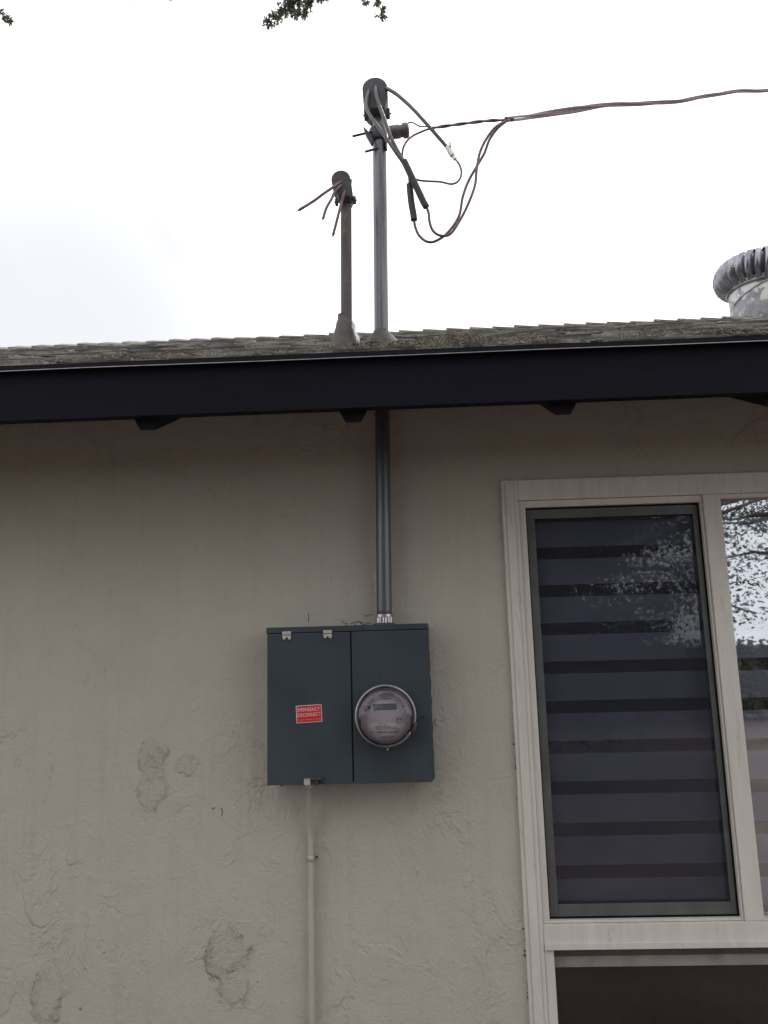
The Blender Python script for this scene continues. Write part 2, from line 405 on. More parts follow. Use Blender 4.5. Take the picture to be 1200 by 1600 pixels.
# front wall with the window opening
mb = MB(); xs = [X0, wx0, wx1, X1]; zs = [0, wz0, wz1, roofz(0)-.05]
gv = {(i, j): mb.bm.verts.new((xs[i], 0, zs[j])) for i in range(4) for j in range(4)}
for i in range(3):
    for j in range(3):
        if (i, j) != (1, 1): mb.bm.faces.new((gv[i, j], gv[i+1, j], gv[i+1, j+1], gv[i, j+1]))
wall = mb.build('wall', M['stucco'], house)
md = wall.modifiers.new('thick', 'SOLIDIFY'); md.thickness = .14; md.offset = -1
bpy.context.view_layer.update()
# make sure the thickness goes inward (+y)
if wall.data.polygons[0].normal.y > 0: md.offset = 1
mb = MB(); zt = roofz(0)-.06
mb.box((X0, BY, 0), (X1, BY+.14, zt)); mb.build('wall', M['stucco'], house)
for xa in (X0, X1-.14):
    mb = MB()
    sec = [(.141, 0), (BY-.001, 0), (BY-.001, zt), (RY, roofz(RY)-.07), (.141, zt)]
    a = [mb.bm.verts.new((xa+.001, y, z)) for y, z in sec]; b = [mb.bm.verts.new((xa+.139, y, z)) for y, z in sec]
    mb.bm.faces.new(a); mb.bm.faces.new(b[::-1])
    for i in range(5): mb.bm.faces.new((a[i], b[i], b[(i+1) % 5], a[(i+1) % 5]))
    mb.build('wall', M['stucco'], house)
mb = MB(); mb.box((X0+.15, .15, .02), (X1-.15, BY-.01, .05)); mb.box((X0+.15, 2.4, .06), (X1-.15, 2.45, 2.4)); mb.box((X0+.15, .15, 2.41), (X1-.15, BY-.01, 2.44))
mb.build('interior_lining', M['interior'], house)

# roof: sheathing, courses of shingles, ridge caps
roof = None
mb = MB()
th = .022
for (ya, yb) in ((EY+.012, RY), (RY, BY+.55)):
    za, zb = roofz(ya)-.016, roofz(yb)-.016
    p = [(X0-.4, ya, za), (X1+.4, ya, za), (X1+.4, yb, zb), (X0-.4, yb, zb)]
    q = [(x, y, z-th) for x, y, z in p]
    a = [mb.bm.verts.new(v) for v in p]; b = [mb.bm.verts.new(v) for v in q]
    mb.bm.faces.new(a); mb.bm.faces.new(b[::-1])
    for i in range(4): mb.bm.faces.new((a[i], b[i], b[(i+1) % 4], a[(i+1) % 4]))
mb.build('roof_deck', M['soffit'], house)

mb = MB(); lay = mb.bm.verts.layers.float.new('tab')
cs = math.cos(math.atan(SL)); sn = math.sin(math.atan(SL)); expo = .195
nc = int(((RY-EY)/cs)/expo)+1
slope_len = (RY-EY)/cs
def course(k, side):
    s0 = k*expo
    x = X0-.42 - random.random()*.1
    while x < X1+.42:
        wd = random.choice((.09, .13, .17, .22, .3))*random.uniform(.85, 1.15)
        t = random.choice((.018, .021, .024, .028)); jit = random.uniform(-.006, .010)
        sa = max(s0+jit-.004, -.012) if k == 0 else s0+jit
        sb = min(s0+expo+.05, slope_len)
        base = random.uniform(.009, .013)
        lift = random.uniform(0, .002)
        shade = random.random()
        def pt(xx, s, h):
            if side == 0: y = EY + s*cs - h*sn; z = E_TOP - .016 + s*sn + h*cs
            else: y = 2*RY-EY - s*cs + h*sn; z = E_TOP - .016 + s*sn + h*cs
            return (xx, y, z)
        top0 = t + lift; 
        c = [pt(x+.001, sa, base), pt(x+wd-.001, sa, base), pt(x+wd-.001, sb, base), pt(x+.001, sb, base),
             pt(x+.001, sa, top0+random.uniform(-.001, .0015)), pt(x+wd-.001, sa, top0+random.uniform(-.001, .0015)), pt(x+wd-.001, sb, .002), pt(x+.001, sb, .002)]
        v = [mb.bm.verts.new(p) for p in c]
        for q in v: q[lay] = shade
        for f in ((4, 5, 6, 7), (0, 1, 5, 4), (0, 4, 7, 3), (1, 2, 6, 5)): mb.bm.faces.new([v[i] for i in f])
        x += wd
for k in range(nc):
    course(k, 0)
for k in range(0, nc+4): course(k-4, 1)
roof = mb.build('roof', M['shingle'], house)
mb = MB(); lay = mb.bm.verts.layers.float.new('tab')
x = X0-.4; zr = roofz(RY)
while x < X1+.4:
    e = .128*random.uniform(.9, 1.1); up = .020 + random.uniform(0, .006); lo = .006; wdt = .12
    sh = .3+.6*random.random(); prof = [(-wdt, -wdt*SL), (-.012, -.003), (.012, -.003), (wdt, -wdt*SL)]
    # the high end of every cap is on the left, it dives under the next one
    ring = []
    for (xx, hh) in ((x, up), (x+e+.06, lo)):
        for dz in (0, -.011):
            ring.append([mb.bm.verts.new((xx, RY+dy, zr + dz_ + hh + dz)) for dy, dz_ in prof])
    for r in ring:
        for q in r: q[lay] = sh
    for i in range(3):
        mb.bm.faces.new((ring[0][i], ring[0][i+1], ring[2][i+1], ring[2][i]))
        mb.bm.faces.new((ring[1][i], ring[1][i+1], ring[0][i+1], ring[0][i]))
    mb.bm.faces.new((ring[0][0], ring[2][0], ring[3][0], ring[1][0]))
    x += e
mb.build('ridge_cap', M['shingle'], roof)

# fascia, drip edge
zf_top = P(600, 560, EY).z; zf_bot = P(600, 635.5, EY).z
mb = MB(); mb.box((X0-.38, EY-.0, zf_bot), (X1+.38, EY+.032, zf_top), .002); fas = mb.build('fascia', M['fascia'], house)
mb = MB(); mb.box((X0-.38, EY-.018, zf_top+.001), (X1+.38, EY-.0135, E_TOP-.003)); mb.box((X0-.38, EY-.0134, zf_top+.001), (X1+.38, EY+.03, E_TOP-.02)); mb.build('drip_edge', M['drip'], fas)
mb = MB(); x = X0-.38; pts = []
while x < X1+.38: pts.append((x, EY-.019 + noise.noise(V((x*3, 0, 0)))*.0015, zf_top-.0005 + noise.noise(V((x*1.7, 5, 0)))*.002)); x += .06
mb.tube(pts, .0013, 6); mb.build('metal_lip', M['lip'], fas)
# rafters
rz = P(553, 655, EY).z
rx = [P(225, 660, EY).x + .582*i for i in range(-7, 9)]
for x in rx:
    if x > X1: break
    mb = MB(); hw0, hw1 = .040, .021
    y0, y1 = EY+.0325, -.001
    def sec(y, dz): return [(x-hw0, y, zf_bot+.03+dz), (x-hw0, y, zf_bot+.002+dz), (x-hw1, y, rz+dz), (x+hw1, y, rz+dz), (x+hw0, y, zf_bot+.002+dz), (x+hw0, y, zf_bot+.03+dz)]
    d1 = SL*(y1-y0)
    A = sec(y0, 0); B = sec(y1, d1)
    A[0] = (x-hw0, y0, roofz(y0)-.041); A[-1] = (x+hw0, y0, roofz(y0)-.041); B[0] = (x-hw0, y1, roofz(y1)-.041); B[-1] = (x+hw0, y1, roofz(y1)-.041)
    a = [mb.bm.verts.new(p) for p in A]; b = [mb.bm.verts.new(p) for p in B]
    mb.bm.faces.new(a); mb.bm.faces.new(b[::-1])
    for i in range(6): mb.bm.faces.new((a[i], b[i], b[(i+1) % 6], a[(i+1) % 6]))
    mb.build('rafter', M['soffit'], house)

# ------------------------------------------------------------------ window
CY = -.014; MY = -.004; LY = .006; SY = .016; GY = .034
def X(px, py, Y): return P(px, py, Y).x
def Z(px, py, Y): return P(px, py, Y).z
co_x = X(785.2, 800, CY); ci_x = X(811, 800, CY); co_z = Z(783, 751, CY); ci_z = Z(850, 780.5, CY)
sill_t = Z(960, 1443.5, CY); sill_b = Z(960, 1483, CY); ll_x = X(866, 1490, CY)
mu0 = X(1101, 800, CY); mu1 = X(1128.5, 800, CY)
R_ = wx1 + .03
win = MB()
win.box((co_x, CY, .10), (ci_x, .04, co_z), .003)
win.box((ci_x+.0005, CY+.001, ci_z), (R_-.0005, .04, co_z-.0005), .003)
win.box((co_x+.012, CY-.004, .10), (ci_x-.014, CY-.0005, co_z-.012), .0025)
W = win.build('window', M['trim'], house)
mb = MB(); mb.box((R_, CY, .10), (R_+.06, .04, co_z), .003); mb.build('casing', M['trim'], W)
mb = MB(); mb.box((ci_x+.0005, CY+.002, sill_b), (R_-.0005, .04, sill_t), .0025)
mb.box((ci_x+.001, CY-.004, sill_b), (R_-.001, CY+.0015, sill_b+.018), .0015); mb.build('transom', M['trim'], W)
mb = MB(); mb.box((mu0, CY+.003, sill_t+.0005), (mu1, .04, ci_z-.0005), .003); mb.build('mullion', M['trim'], W)
m2 = mu1 + (R_-mu1)*.52; 
mb = MB(); mb.box((m2, CY+.003, sill_t+.0005), (m2+.055, .04, ci_z-.0005), .003); mb.build('mullion', M['trim'], W)
mb = MB(); mb.box((ci_x+.0005, CY+.004, .101), (ll_x, .039, sill_b-.0005), .003)     # wider stile beside the lower pane
mb.build('lower_stile', M['trim'], W)
# sash surround (raised lip) of the screened light
sx0 = X(820.5, 800, LY); sx1 = X(1094, 800, LY); sz1 = Z(850, 793, LY); sz0 = Z(960, 1435.5, LY)
def frame(mb, x0, x1, z0, z1, w_, y0, y1, bev=.0015, wt=None, wb=None, wr=None):
    wt = wt or w_; wb = wb or w_; wr = wr or w_
    mb.box((x0, y0, z0), (x0+w_, y1, z1), bev); mb.box((x1-wr, y0, z0), (x1, y1, z1), bev)
    mb.box((x0+w_+.0003, y0, z1-wt), (x1-wr-.0003, y1, z1), bev); mb.box((x0+w_+.0003, y0, z0), (x1-wr-.0003, y1, z0+wb), bev)
mb = MB()
mb.box((ci_x+.001, LY-.010, sill_t+.001), (sx0, .045, ci_z-.001), .002); mb.box((sx1, LY-.010, sill_t+.001), (mu0-.001, .045, ci_z-.001), .002)
mb.box((sx0+.0004, LY-.010, sz1), (sx1-.0004, .045, ci_z-.001), .002); mb.box((sx0+.0004, LY-.010, sill_t+.001), (sx1-.0004, .045, sz0), .002)
mb.build('sash', M['trim'], W)
mb = MB(); frame(mb, sx0+.0005, sx1-.0005, sz0+.0005, sz1-.0005, .004, SY-.004, SY+.012, 0); mb.build('gasket', M['gasket'], W)
fw = .026
mb = MB(); frame(mb, sx0+.0047, sx1-.0047, sz0+.0047, sz1-.0047, fw, SY, SY+.009, .0015, wt=.031, wb=.035, wr=.016); mb.build('screen_frame', M['sframe'], W)
mb = MB(); mb.box((sx0+fw, SY+.004, sz0+.03), (sx1-.016, SY+.0048, sz1-.03)); mb.build('insect_screen', M['screen'], W)
def pane(x0, x1, z0, z1, y=GY, m='glass'):
    mb = MB(); mb.box((x0, y, z0), (x1, y+.004, z1)); return mb.build('pane', M[m], W)
pane(sx0+.002, sx1-.002, sz0+.002, sz1-.002, m='glass2')
# fixed light in the middle
rz1 = Z(1127, 780, .01); rz0 = Z(1196, 1432, .01)
mb = MB(); mb.box((mu1+.0005, CY+.008, rz1), (m2-.0005, .045, ci_z-.001), .002); mb.box((mu1+.0005, CY+.008, sill_t+.001), (m2-.0005, .045, rz0), .002)
mb.box((m2-.014, CY+.009, rz0+.0003), (m2-.0005, .045, rz1-.0003), .001); mb.build('glazing_bead', M['trim'], W)
pane(mu1+.001, m2-.014, rz0, rz1, .022)
mb = MB(); mb.box((mu1+.002, .030, rz0+.012), (m2-.016, .048, rz0+.020)); mb.box((mu1+.002, .030, rz0+.001), (m2-.016, .048, rz0+.005)); mb.build('gasket', M['gasket'], W)
pane(m2+.056, R_-.002, sill_t+.01, ci_z-.004)
# lower light
lz = Z(1000, 1508, .03); lz2 = Z(1000, 1491, .03)
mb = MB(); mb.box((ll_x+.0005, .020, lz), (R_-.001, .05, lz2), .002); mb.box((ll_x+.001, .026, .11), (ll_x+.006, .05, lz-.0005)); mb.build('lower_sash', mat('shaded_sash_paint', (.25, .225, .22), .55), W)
mb = MB(); mb.box((ll_x+.0005, .022, lz2+.0004), (R_-.001, .05, sill_b+.006)); mb.build('gasket', mat('sash_gap_shade', (.10, .075, .075), .8), W)  # strip coloured dark for the shade in the recess under the transom
mb = MB(); mb.box((ll_x+.001, .040, .10), (R_-.002, .044, lz)); mb.build('pane', glass_mat('dark_glass', .03, (.8, .75, .75)), W)

cu = MB(); zc0 = .12  # sheet added to give the dim interior below its reddish tone
cu_pts = [(sx0-.02 + i*.03, .11+.006*math.sin(i*1.9)) for i in range(int((R_-sx0)/.03)+1)]
for (xa, ya), (xb, yb) in zip(cu_pts, cu_pts[1:]): cu.face([(xa, ya, zc0), (xb, yb, zc0), (xb, yb, sill_b-.01), (xa, ya, sill_b-.01)], True)
cu.box((cu_pts[0][0], .10, sill_b-.0095), (cu_pts[-1][0], .125, sill_b+.004), .002)
tag(cu.build('backing', mat('maroon_backing', (.095, .052, .056), .9), None), 'dark maroon curtain added to tint the dim room behind the lower window pane', 'backing')
# blinds (hang inside, things of their own)
BLY = .085
zA = Z(960, 930, BLY); zB = Z(960, 1372, BLY); per = (zA-zB)/7
dark = 20.0/63
def blind(x0, x1, label, off=0):
    t = thing('roller_blind', label, 'blind', ((x0+x1)/2, BLY, wz1-.02), 'striped blinds behind the window')
    z0 = sill_t-.02; n = 40
    mb = MB(); mb.box((x0, BLY, z0+.02), (x1, BLY+.001, wz1-.04)); mb.build('fabric', blind_mat(zB+off, per, dark), t)
    mb = MB(); mb.box((x0, BLY-.006, z0), (x1, BLY+.008, z0+.0195), .003); mb.build('bottom_rail', M['sframe'], t)
    mb = MB(); mb.tube([(x0, BLY+.02, wz1-.015), (x1, BLY+.02, wz1-.015)], .022, 16); mb.build('roller', M['sframe'], t)
    return t
blind(sx0-.004, sx1+.01, 'grey striped roller blind behind the insect screen of the left sash')
blind(mu1+.0, m2-.01, 'grey striped roller blind behind the unscreened fixed pane', -.004)

# ------------------------------------------------------------------ meter box
BF = -.112
bx0 = X(417, 1000, BF); bx1 = X(669.5, 1000, BF); bz1 = Z(540, 978, BF); bz0 = Z(540, 1224.5, BF)
box = thing('meter_panel', 'dark blue-grey electrical service panel with round meter on the stucco wall', 'electrical panel', ((bx0+bx1)/2, 0, bz0))
def Q(u, v, Y): return P(400+u/4, 940+v/4, Y)
bpx = Q(1070, 160, BF).x
mb = MB(); mb.box((bx0, BF+.006, bz0+.003), (bx1, .004, bz1), .003)
zl = Q(300, 192, BF-.006).z
mb.box((bx0-.0005, BF-.008, zl), (bx1+.0005, BF+.0055, bz1+.001), .0015)
mb.build('enclosure', M['boxpaint'], box)
gx0 = Q(596, 600, BF).x; gx1 = Q(605, 600, BF).x
mb = MB(); mb.box((bx0+.002, BF-.007, Q(300, 1143, BF).z), (gx0, BF+.0055, zl-.002), .0022); door = mb.build('door', M['boxpaint'], box)
mb = MB(); mb.box((gx1, BF-.007, Q(800, 1132, BF).z), (bx1-.003, BF+.0055, zl-.002), .0022); cover = mb.build('meter_cover', M['boxpaint'], box)
mb = MB(); mb.box((gx0-.001, BF+.001, bz0+.006), (gx1+.001, BF+.0054, zl-.004)); mb.build('door_gap', M['boxdark'], box)
# ragged, overpainted edge on the right
mb = MB(); n = 60; L1 = []; L2 = []
for i in range(n+1):
    t = i/n; z = bz1 - .004 + (bz0-bz1+.008)*t
    e = .002 + .003*t + .003*noise.noise(V((0, 0, z*38))) 
    L1.append((z, e))
ft = [mb.bm.verts.new((bx1-.004, BF+.02, z)) for z, e in L1]; fr = [mb.bm.verts.new((bx1+max(.001, e), BF+.024, z)) for z, e in L1]; bk = [mb.bm.verts.new((bx1+max(.001, e)+.001, -.001, z)) for z, e in L1]
for i in range(n):
    mb.bm.faces.new((ft[i], fr[i], fr[i+1], ft[i+1])); mb.bm.faces.new((fr[i], bk[i], bk[i+1], fr[i+1]))
mb.build('painted_over_edge', M['boxpaint'], box, recalc=True)
# latches
for (u0, v0, u1, v1) in ((165, 188, 220, 236), (421, 180, 475, 228)):
    a = Q(u0, v0, BF-.01); b = Q(u1, v1, BF-.01); h = a.z-b.z; wd = b.x-a.x
    mb = MB(); mb.box((a.x, BF-.0125, b.z+h*.6), (b.x, BF-.0085, a.z), .001)
    mb.box((a.x, BF-.0125, b.z+h*.24), (b.x, BF-.0075, b.z+h*.5), .001)
    mb.box((a.x+.002, BF-.0125, b.z), (a.x+wd*.36, BF-.0075, b.z+h*.235), .0008); mb.box((b.x-wd*.36, BF-.0125, b.z), (b.x-.001, BF-.0075, b.z+h*.235), .0008)
    mb.build('latch', M['zinc'], door)
# hasp
a = Q(300, 1108, BF-.02); b = Q(340, 1147, BF-.02)
mb = MB(); mb.box((a.x, BF-.022, b.z), (b.x, BF-.0075, a.z), .0015); c = (a+b)/2
hp = mb.build('hasp', M['zinc'], door)
mb = MB(); mb.tube([(c.x-.001, BF-.0255, c.z), (c.x-.001, BF-.0222, c.z)], .004, 14); mb.build('hole', M['gasket'], hp) if False else mb.bm.free()
hl = M['cast']
a = Q(340, 1100, BF-.02); b = Q(415, 1112, BF-.02); s1 = Q(374, 1112, BF-.02); s2 = Q(384, 1150, BF-.02)
mb = MB(); mb.box((a.x+.001, BF-.024, b.z), (b.x, BF-.0078, a.z), .001); mb.box((s1.x, BF-.022, s2.z), (s2.x, BF-.0078, s1.z-.0003), .0008)
mb.box((a.x+.001, BF-.015, s2.z+.002), (s1.x-.0005, BF-.0079, b.z-.0005), .0008); mb.build('door_handle', hl, door)
# red label
cs4 = [Q(250, 652, BF-.0075), Q(410, 641, BF-.0075), Q(411.5, 750, BF-.0075), Q(254, 761, BF-.0075)]
ctr = sum(cs4, V((0, 0, 0)))/4
rot = math.atan2(cs4[1].z-cs4[0].z, cs4[1].x-cs4[0].x); sw = (cs4[1]-cs4[0]).length; shh = (cs4[0]-cs4[3]).length
def quad(mb, cx, cz, w_, h_, y0, y1, r):
    cr, sr = math.cos(r), math.sin(r)
    mb.prism([(cx + x*cr - z*sr, cz + x*sr + z*cr) for x, z in ((-w_/2, -h_/2), (w_/2, -h_/2), (w_/2, h_/2), (-w_/2, h_/2))], y0, y1)
def loc2(cx, cz, x, z, r): return (cx + x*math.cos(r) - z*math.sin(r), cz + x*math.sin(r) + z*math.cos(r))
mb = MB(); quad(mb, ctr.x, ctr.z, sw, shh, BF-.0078, BF-.0071, rot); stk = mb.build('warning_label', M['white'], door)
stk['label'] = 'red EMERGENCY DISCONNECT label'
mb = MB(); quad(mb, ctr.x, ctr.z, sw*.955, shh*.935, BF-.0083, BF-.0079, rot); mb.build('label_panel', M['red'], stk)
yt = BF-.0088
for body, dz, wd, ht in (('EMERGENCY', .25, .86, .20), ('DISCONNECT', -.05, .90, .20)):
    x, z = loc2(ctr.x, ctr.z, 0, dz*shh, rot); text(body, 'lettering', M['white'], stk, (x, yt, z), sw*wd, shh*ht, rot, .0)
mb = MB(); u = -.42
while u < .42:
    wd = random.uniform(.018, .05); x, z = loc2(ctr.x, ctr.z, (u+wd/2)*sw, -.33*shh, rot)
    quad(mb, x, z, wd*sw, .055*shh*random.uniform(.6, 1), yt, yt-.0002, rot); u += wd + random.choice((.012, .012, .03))
mb.build('fine_print', mat('pink_print', (.62, .22, .22), .5), stk)
# a few plug screws
for (u, v) in ((665, 166), (770, 458), (1033, 722), (1048, 722), (158, 1152)):
    mb = MB(); p = Q(u, v, BF-.008); mb.tube([(p.x, BF-.0098, p.z), (p.x, BF-.0005, p.z)], .0022, 10); mb.build('screw', M['boxdark'], box)
# meter
mc = P(602.3, 1118.5, BF-.03); mr = abs(P(649.8, 1118.5, BF-.03).x - P(554.8, 1118.5, BF-.03).x)/2
FY = BF-.034
mb = MB(); mb.lathe((mc.x, BF-.007, mc.z), (0, -1, 0), [(mr*.97, 0), (mr*1.0, .004), (mr*1.0, .012), (mr*.96, .014)], 64)
meter = mb.build('electric_meter', M['ringdark'], box)
mb = MB()
N = 90; rp_ = []
for i in range(N+1):
    t = math.radians(-18) + 2*PI*.955*i/N
    rp_.append((mc.x+math.cos(t)*mr*.965, BF-.026, mc.z+math.sin(t)*mr*.965))
mb.tube(rp_, .0047, 12)
mb.lathe((mc.x, BF-.020, mc.z), (0, -1, 0), [(mr*.93, 0), (mr*1.0, 0), (mr*1.0, .004), (mr*.93, .004)], 64, caps=False)
mb.build('clamp_ring', M['ring'], meter)
mb = MB(); mb.lathe((mc.x, BF-.0205, mc.z), (0, -1, 0), [(mr*.93, 0), (mr*.93, .006), (mr*.885, .0065)], 64, caps=False); mb.build('gasket', M['ringdark'], meter)
fr_ = mr*.878
mb = MB(); mb.lathe((mc.x, FY+.02, mc.z), (0, -1, 0), [(fr_, 0), (fr_, .020)], 64); mb.build('face_plate', M['face'], meter)
# seal at four o'clock
a = math.radians(-20)
pts = [(mc.x+math.cos(t)*mr*1.01, BF-.027, mc.z+math.sin(t)*mr*1.01) for t in [math.radians(d) for d in (-12, -17, -23, -30, -36)]]
mb = MB(); mb.tube(pts, [.003, .006, .0065, .006, .0035], 8); mb.build('seal', M['seal'], meter)
# face markings; mk(u, v) in the pixels of a 9.23x enlargement
fc = (560.5, 542); kk = fr_/378.0
def mk(u, v): return mc.x + (u-fc[0])*kk, mc.z - (v-fc[1])*kk
def mrect(mb, u0, v0, u1, v1, h=.0006, y=FY):
    x0, z0 = mk(u0, v0); x1, z1 = mk(u1, v1); mb.prism([(x0, z1), (x1, z1), (x1, z0), (x0, z0)], y-h, y-.0001)
mb = MB(); mrect(mb, 372, 362, 738, 474, .0012); mb.build('display_bezel', M['mlabel'], meter)
mb = MB(); mrect(mb, 384, 370, 728, 464, .0016); lcd = mb.build('display', M['lcd'], meter)
mb = MB(); u = 400
while u < 700:
    for (a_, b_, c_, d_) in ((0, 0, 4, 60), (22, 0, 26, 60), (0, 0, 26, 5), (0, 28, 26, 33), (0, 55, 26, 60)):
        if random.random() < .8: mrect(mb, u+a_, 388+b_, u+c_, 388+d_, .0019)
    u += 42
mb.build('display_digits', M['ink'], lcd)
mb = MB(); x0, z0 = mk(305, 860)
pl = [mk(*p) for p in ((305, 645), (830, 640), (832, 745), (760, 835), (690, 868), (430, 868), (350, 800), (303, 740))]
mb.prism(pl[::-1], FY-.0008, FY-.0001); lab = mb.build('paper_label', M['mlabel'], meter)
mb = MB(); rnd = random.Random(4)
for (v, u0, u1, h) in ((650, 470, 580, 10), (676, 415, 625, 14), (697, 415, 720, 12), (716, 420, 745, 12), (820, 480, 680, 16), (840, 500, 650, 8), (752, 335, 405, 10), (770, 350, 390, 8)):
    u = u0
    while u < u1:
        w_ = rnd.uniform(7, 20); mrect(mb, u, v, min(u+w_, u1), v+h, .0011); u += w_ + rnd.choice((4, 4, 9))
mb.build('fine_print', M['ink2'], lab)
mb = MB(); u = 432                       # the bold line is not legible: uneven broken strokes
while u < 720:
    w_ = rnd.uniform(5, 13); mrect(mb, u, 742+rnd.uniform(0, 10), u+w_, 778, .0012); u += w_ + rnd.choice((4, 5, 12))
mrect(mb, 735, 732, 748, 754, .0012); mb.build('bold_print', M['ink'], lab)
for (u, v, r) in ((410, 260, 9), (690, 248, 10), (818, 413, 12), (738, 592, 13), (772, 590, 12), (728, 645, 6)):
    mb = MB(); x, z = mk(u, v); mb.lathe((x, FY-.0002, z), (0, -1, 0), [(r*kk, 0), (r*kk, .0008)], 14); mb.build('port', M['ink'], meter)
for q_ in ((838, 475, 852, 508), (470, 915, 562, 938), (318, 400, 348, 444), (190, 565, 210, 670), (915, 555, 934, 660)):
    mb = MB(); mrect(mb, *q_, .001); mb.build('slot', M['ink'], meter)
def ringm(u, v, r, wd):
    mb = MB(); x, z = mk(u, v); mb.lathe((x, FY-.0002, z), (0, -1, 0), [((r-wd)*kk, 0), (r*kk, 0), (r*kk, .0007), ((r-wd)*kk, .0007)], 32, caps=False); mb.build('printed_ring', M['ink2'], meter)
ringm(270, 430, 41, 9); ringm(758, 600, 50, 6)
mb = MB(); x, z = mk(270, 430); mb.lathe((x, FY-.0002, z), (0, -1, 0), [(25*kk, 0), (25*kk, .0005)], 20); mb.build('emblem', M['ink2'], meter)
mb = MB()
u = 460
while u < 625:
    w_ = rnd.uniform(8, 16); mrect(mb, u, 298, u+w_, 316); u += w_+4
mrect(mb, 500, 282, 590, 288)
mb.build('small_print', M['ink2'], meter)
mb = MB(); mb.lathe((mc.x, BF-.022, mc.z), (0, -1, 0), [(mr*.905, 0), (mr*.90, .05), (mr*.88, .062), (mr*.80, .068), (mr*.4, .071), (.0005, .0715)], 64, caps=False); mb.build('glass_dome', M['mglass'], meter)
x, z = mk(575, 1010)
mb = MB(); mb.tube([(x, BF-.012, z), (x, BF-.006, z)], .0032, 10); mb.build('screw', M['zinc'], meter)

# ------------------------------------------------------------------ service mast
PYY = -.056
pb = P(600.5, 968, PYY); pt_ = P(592.5, 178, PYY); pr_ = .0242
mast = thing('service_mast', 'tall grey steel conduit rising from the panel through the roof, wires at its head', 'conduit', (pb.x, PYY, pb.z))
pd = (pt_-pb)
mb = MB(); mb.tube([pb + pd*(i/60) for i in range(61)], pr_, 32); mb.build('pipe', M['galv'], mast)
# hub
hb = V((pb.x, PYY, bz1+.001))
mb = MB(); mb.lathe(hb, (0, 0, 1), [(.036, 0), (.036, .004), (.030, .006), (.028, .007)], 32)
mb.build('flange', M['cast'], mast)
mb = MB()
rings = []
for h, r in ((.007, .0262), (.024, .0262), (.026, .0275), (.034, .0275)):
    rings.append([mb.bm.verts.new((hb.x+math.cos(2*PI*k/48)*(r+(.0016 if k % 4 < 2 and h < .025 else 0)), hb.y+math.sin(2*PI*k/48)*(r+(.0016 if k % 4 < 2 and h < .025 else 0)), hb.z+h)) for k in range(48)])
for i in range(3):
    for k in range(48): mb.bm.faces.new((rings[i][k], rings[i][(k+1) % 48], rings[i+1][(k+1) % 48], rings[i+1][k]))
mb.bm.faces.new(rings[-1]); mb.build('conduit_hub', M['chrome'], mast)
# weatherhead
def T(u, v, Y): return P(540+u/6, 110+v/6, Y)
def weatherhead(parent, pts, y0, y1, ears, m=M['cast']):
    mb = MB(); mb.prism(pts, y0, y1, .006)
    o = mb.build('weatherhead', m, parent)
    for (cx, cz, w_, h_) in ears:
        mb = MB(); mb.box((cx-w_/2, (y0+y1)/2-.012, cz-h_/2), (cx+w_/2, (y0+y1)/2+.012, cz+h_/2), .0015)
        mb.tube([(cx-w_*.8, (y0+y1)/2, cz), (cx+w_*.8, (y0+y1)/2, cz)], .003, 8); mb.build('clamp_ear', m, o)
    return o
hc = P(586.5, 147.5, -.08); px = (P(610, 146, -.08)-P(590, 146, -.08)).length/20
poly = []
for d in range(0, 181, 12):
    t = math.radians(d); poly.append((hc.x + math.cos(t)*19.5*px, hc.z + math.sin(t)*19*px))
poly += [(hc.x-18.6*px, hc.z-22*px), (hc.x-15*px, hc.z-30*px), (hc.x-9*px, hc.z-36*px), (hc.x+14*px, hc.z-36*px), (hc.x+17*px, hc.z-28*px), (hc.x+19.4*px, hc.z-16*px)]
a = P(572.3, 183.5, PYY); b = P(605.5, 181, PYY)
wh = weatherhead(mast, poly, PYY-.058, PYY+.035, [(a.x, a.z, 6*px, 13*px), (b.x, b.z, 8*px, 12*px)])
mb = MB(); c = P(591, 180, PYY); mb.lathe(c, (0, 0, 1), [(.029, -.018), (.029, .02)], 28); mb.build('collar', M['cast'], wh)
# wire holder
zc = P(591, 213, PYY)
br = thing('wire_holder', 'dark clamp-on insulator bracket gripping the mast just below its head', 'bracket', (zc.x, PYY, zc.z))
mb = MB(); mb.lathe(zc, (0, 0, 1), [(.030, -.024), (.032, -.022), (.032, .024), (.030, .026)], 28)
l1 = P(568, 200, -.09); l2 = P(579, 226, -.09)
mb.prism([(l1.x, l1.z), (l1.x+.018, l1.z-.022), (l2.x+.012, l2.z+.01), (l2.x+.004, l2.z-.004), (l1.x+.008, l1.z-.03)][::-1], PYY-.045, PYY-.025, .002)
r1 = P(603, 224, -.07); mb.box((r1.x-.002, PYY-.032, r1.z-.028), (r1.x+.004, PYY-.01, r1.z+.01), .001)
mb.build('pipe_clamp', M['cast'], br)
mb = MB(); ia = P(606, 208, -.09); ib = P(637, 203.5, -.09)
d = (ib-ia).normalized(); mb.lathe(ia, d, [(.018, 0), (.023, .003), (.0235, .040), (.021, .044), (.021, .052), (.026, .055), (.0265, .068), (.022, .074), (.010, .076)], 28)
mb.build('insulator', mat('brown_porcelain', (.085, .07, .072), .35, 0, var=.3, scale=20, spec=.7), br)
for (p0, p1) in (((551, 213), (572, 208)), ((571, 237), (582, 234))):
    mb = MB(); mb.tube([P(*p0, -.09), P(*p1, -.08)], .0042, 10); mb.tube([P(*p1, -.08), P(p1[0]+10, p1[1]-2, -.078)], .0042, 10); mb.build('bolt', M['dullbolt'], br)

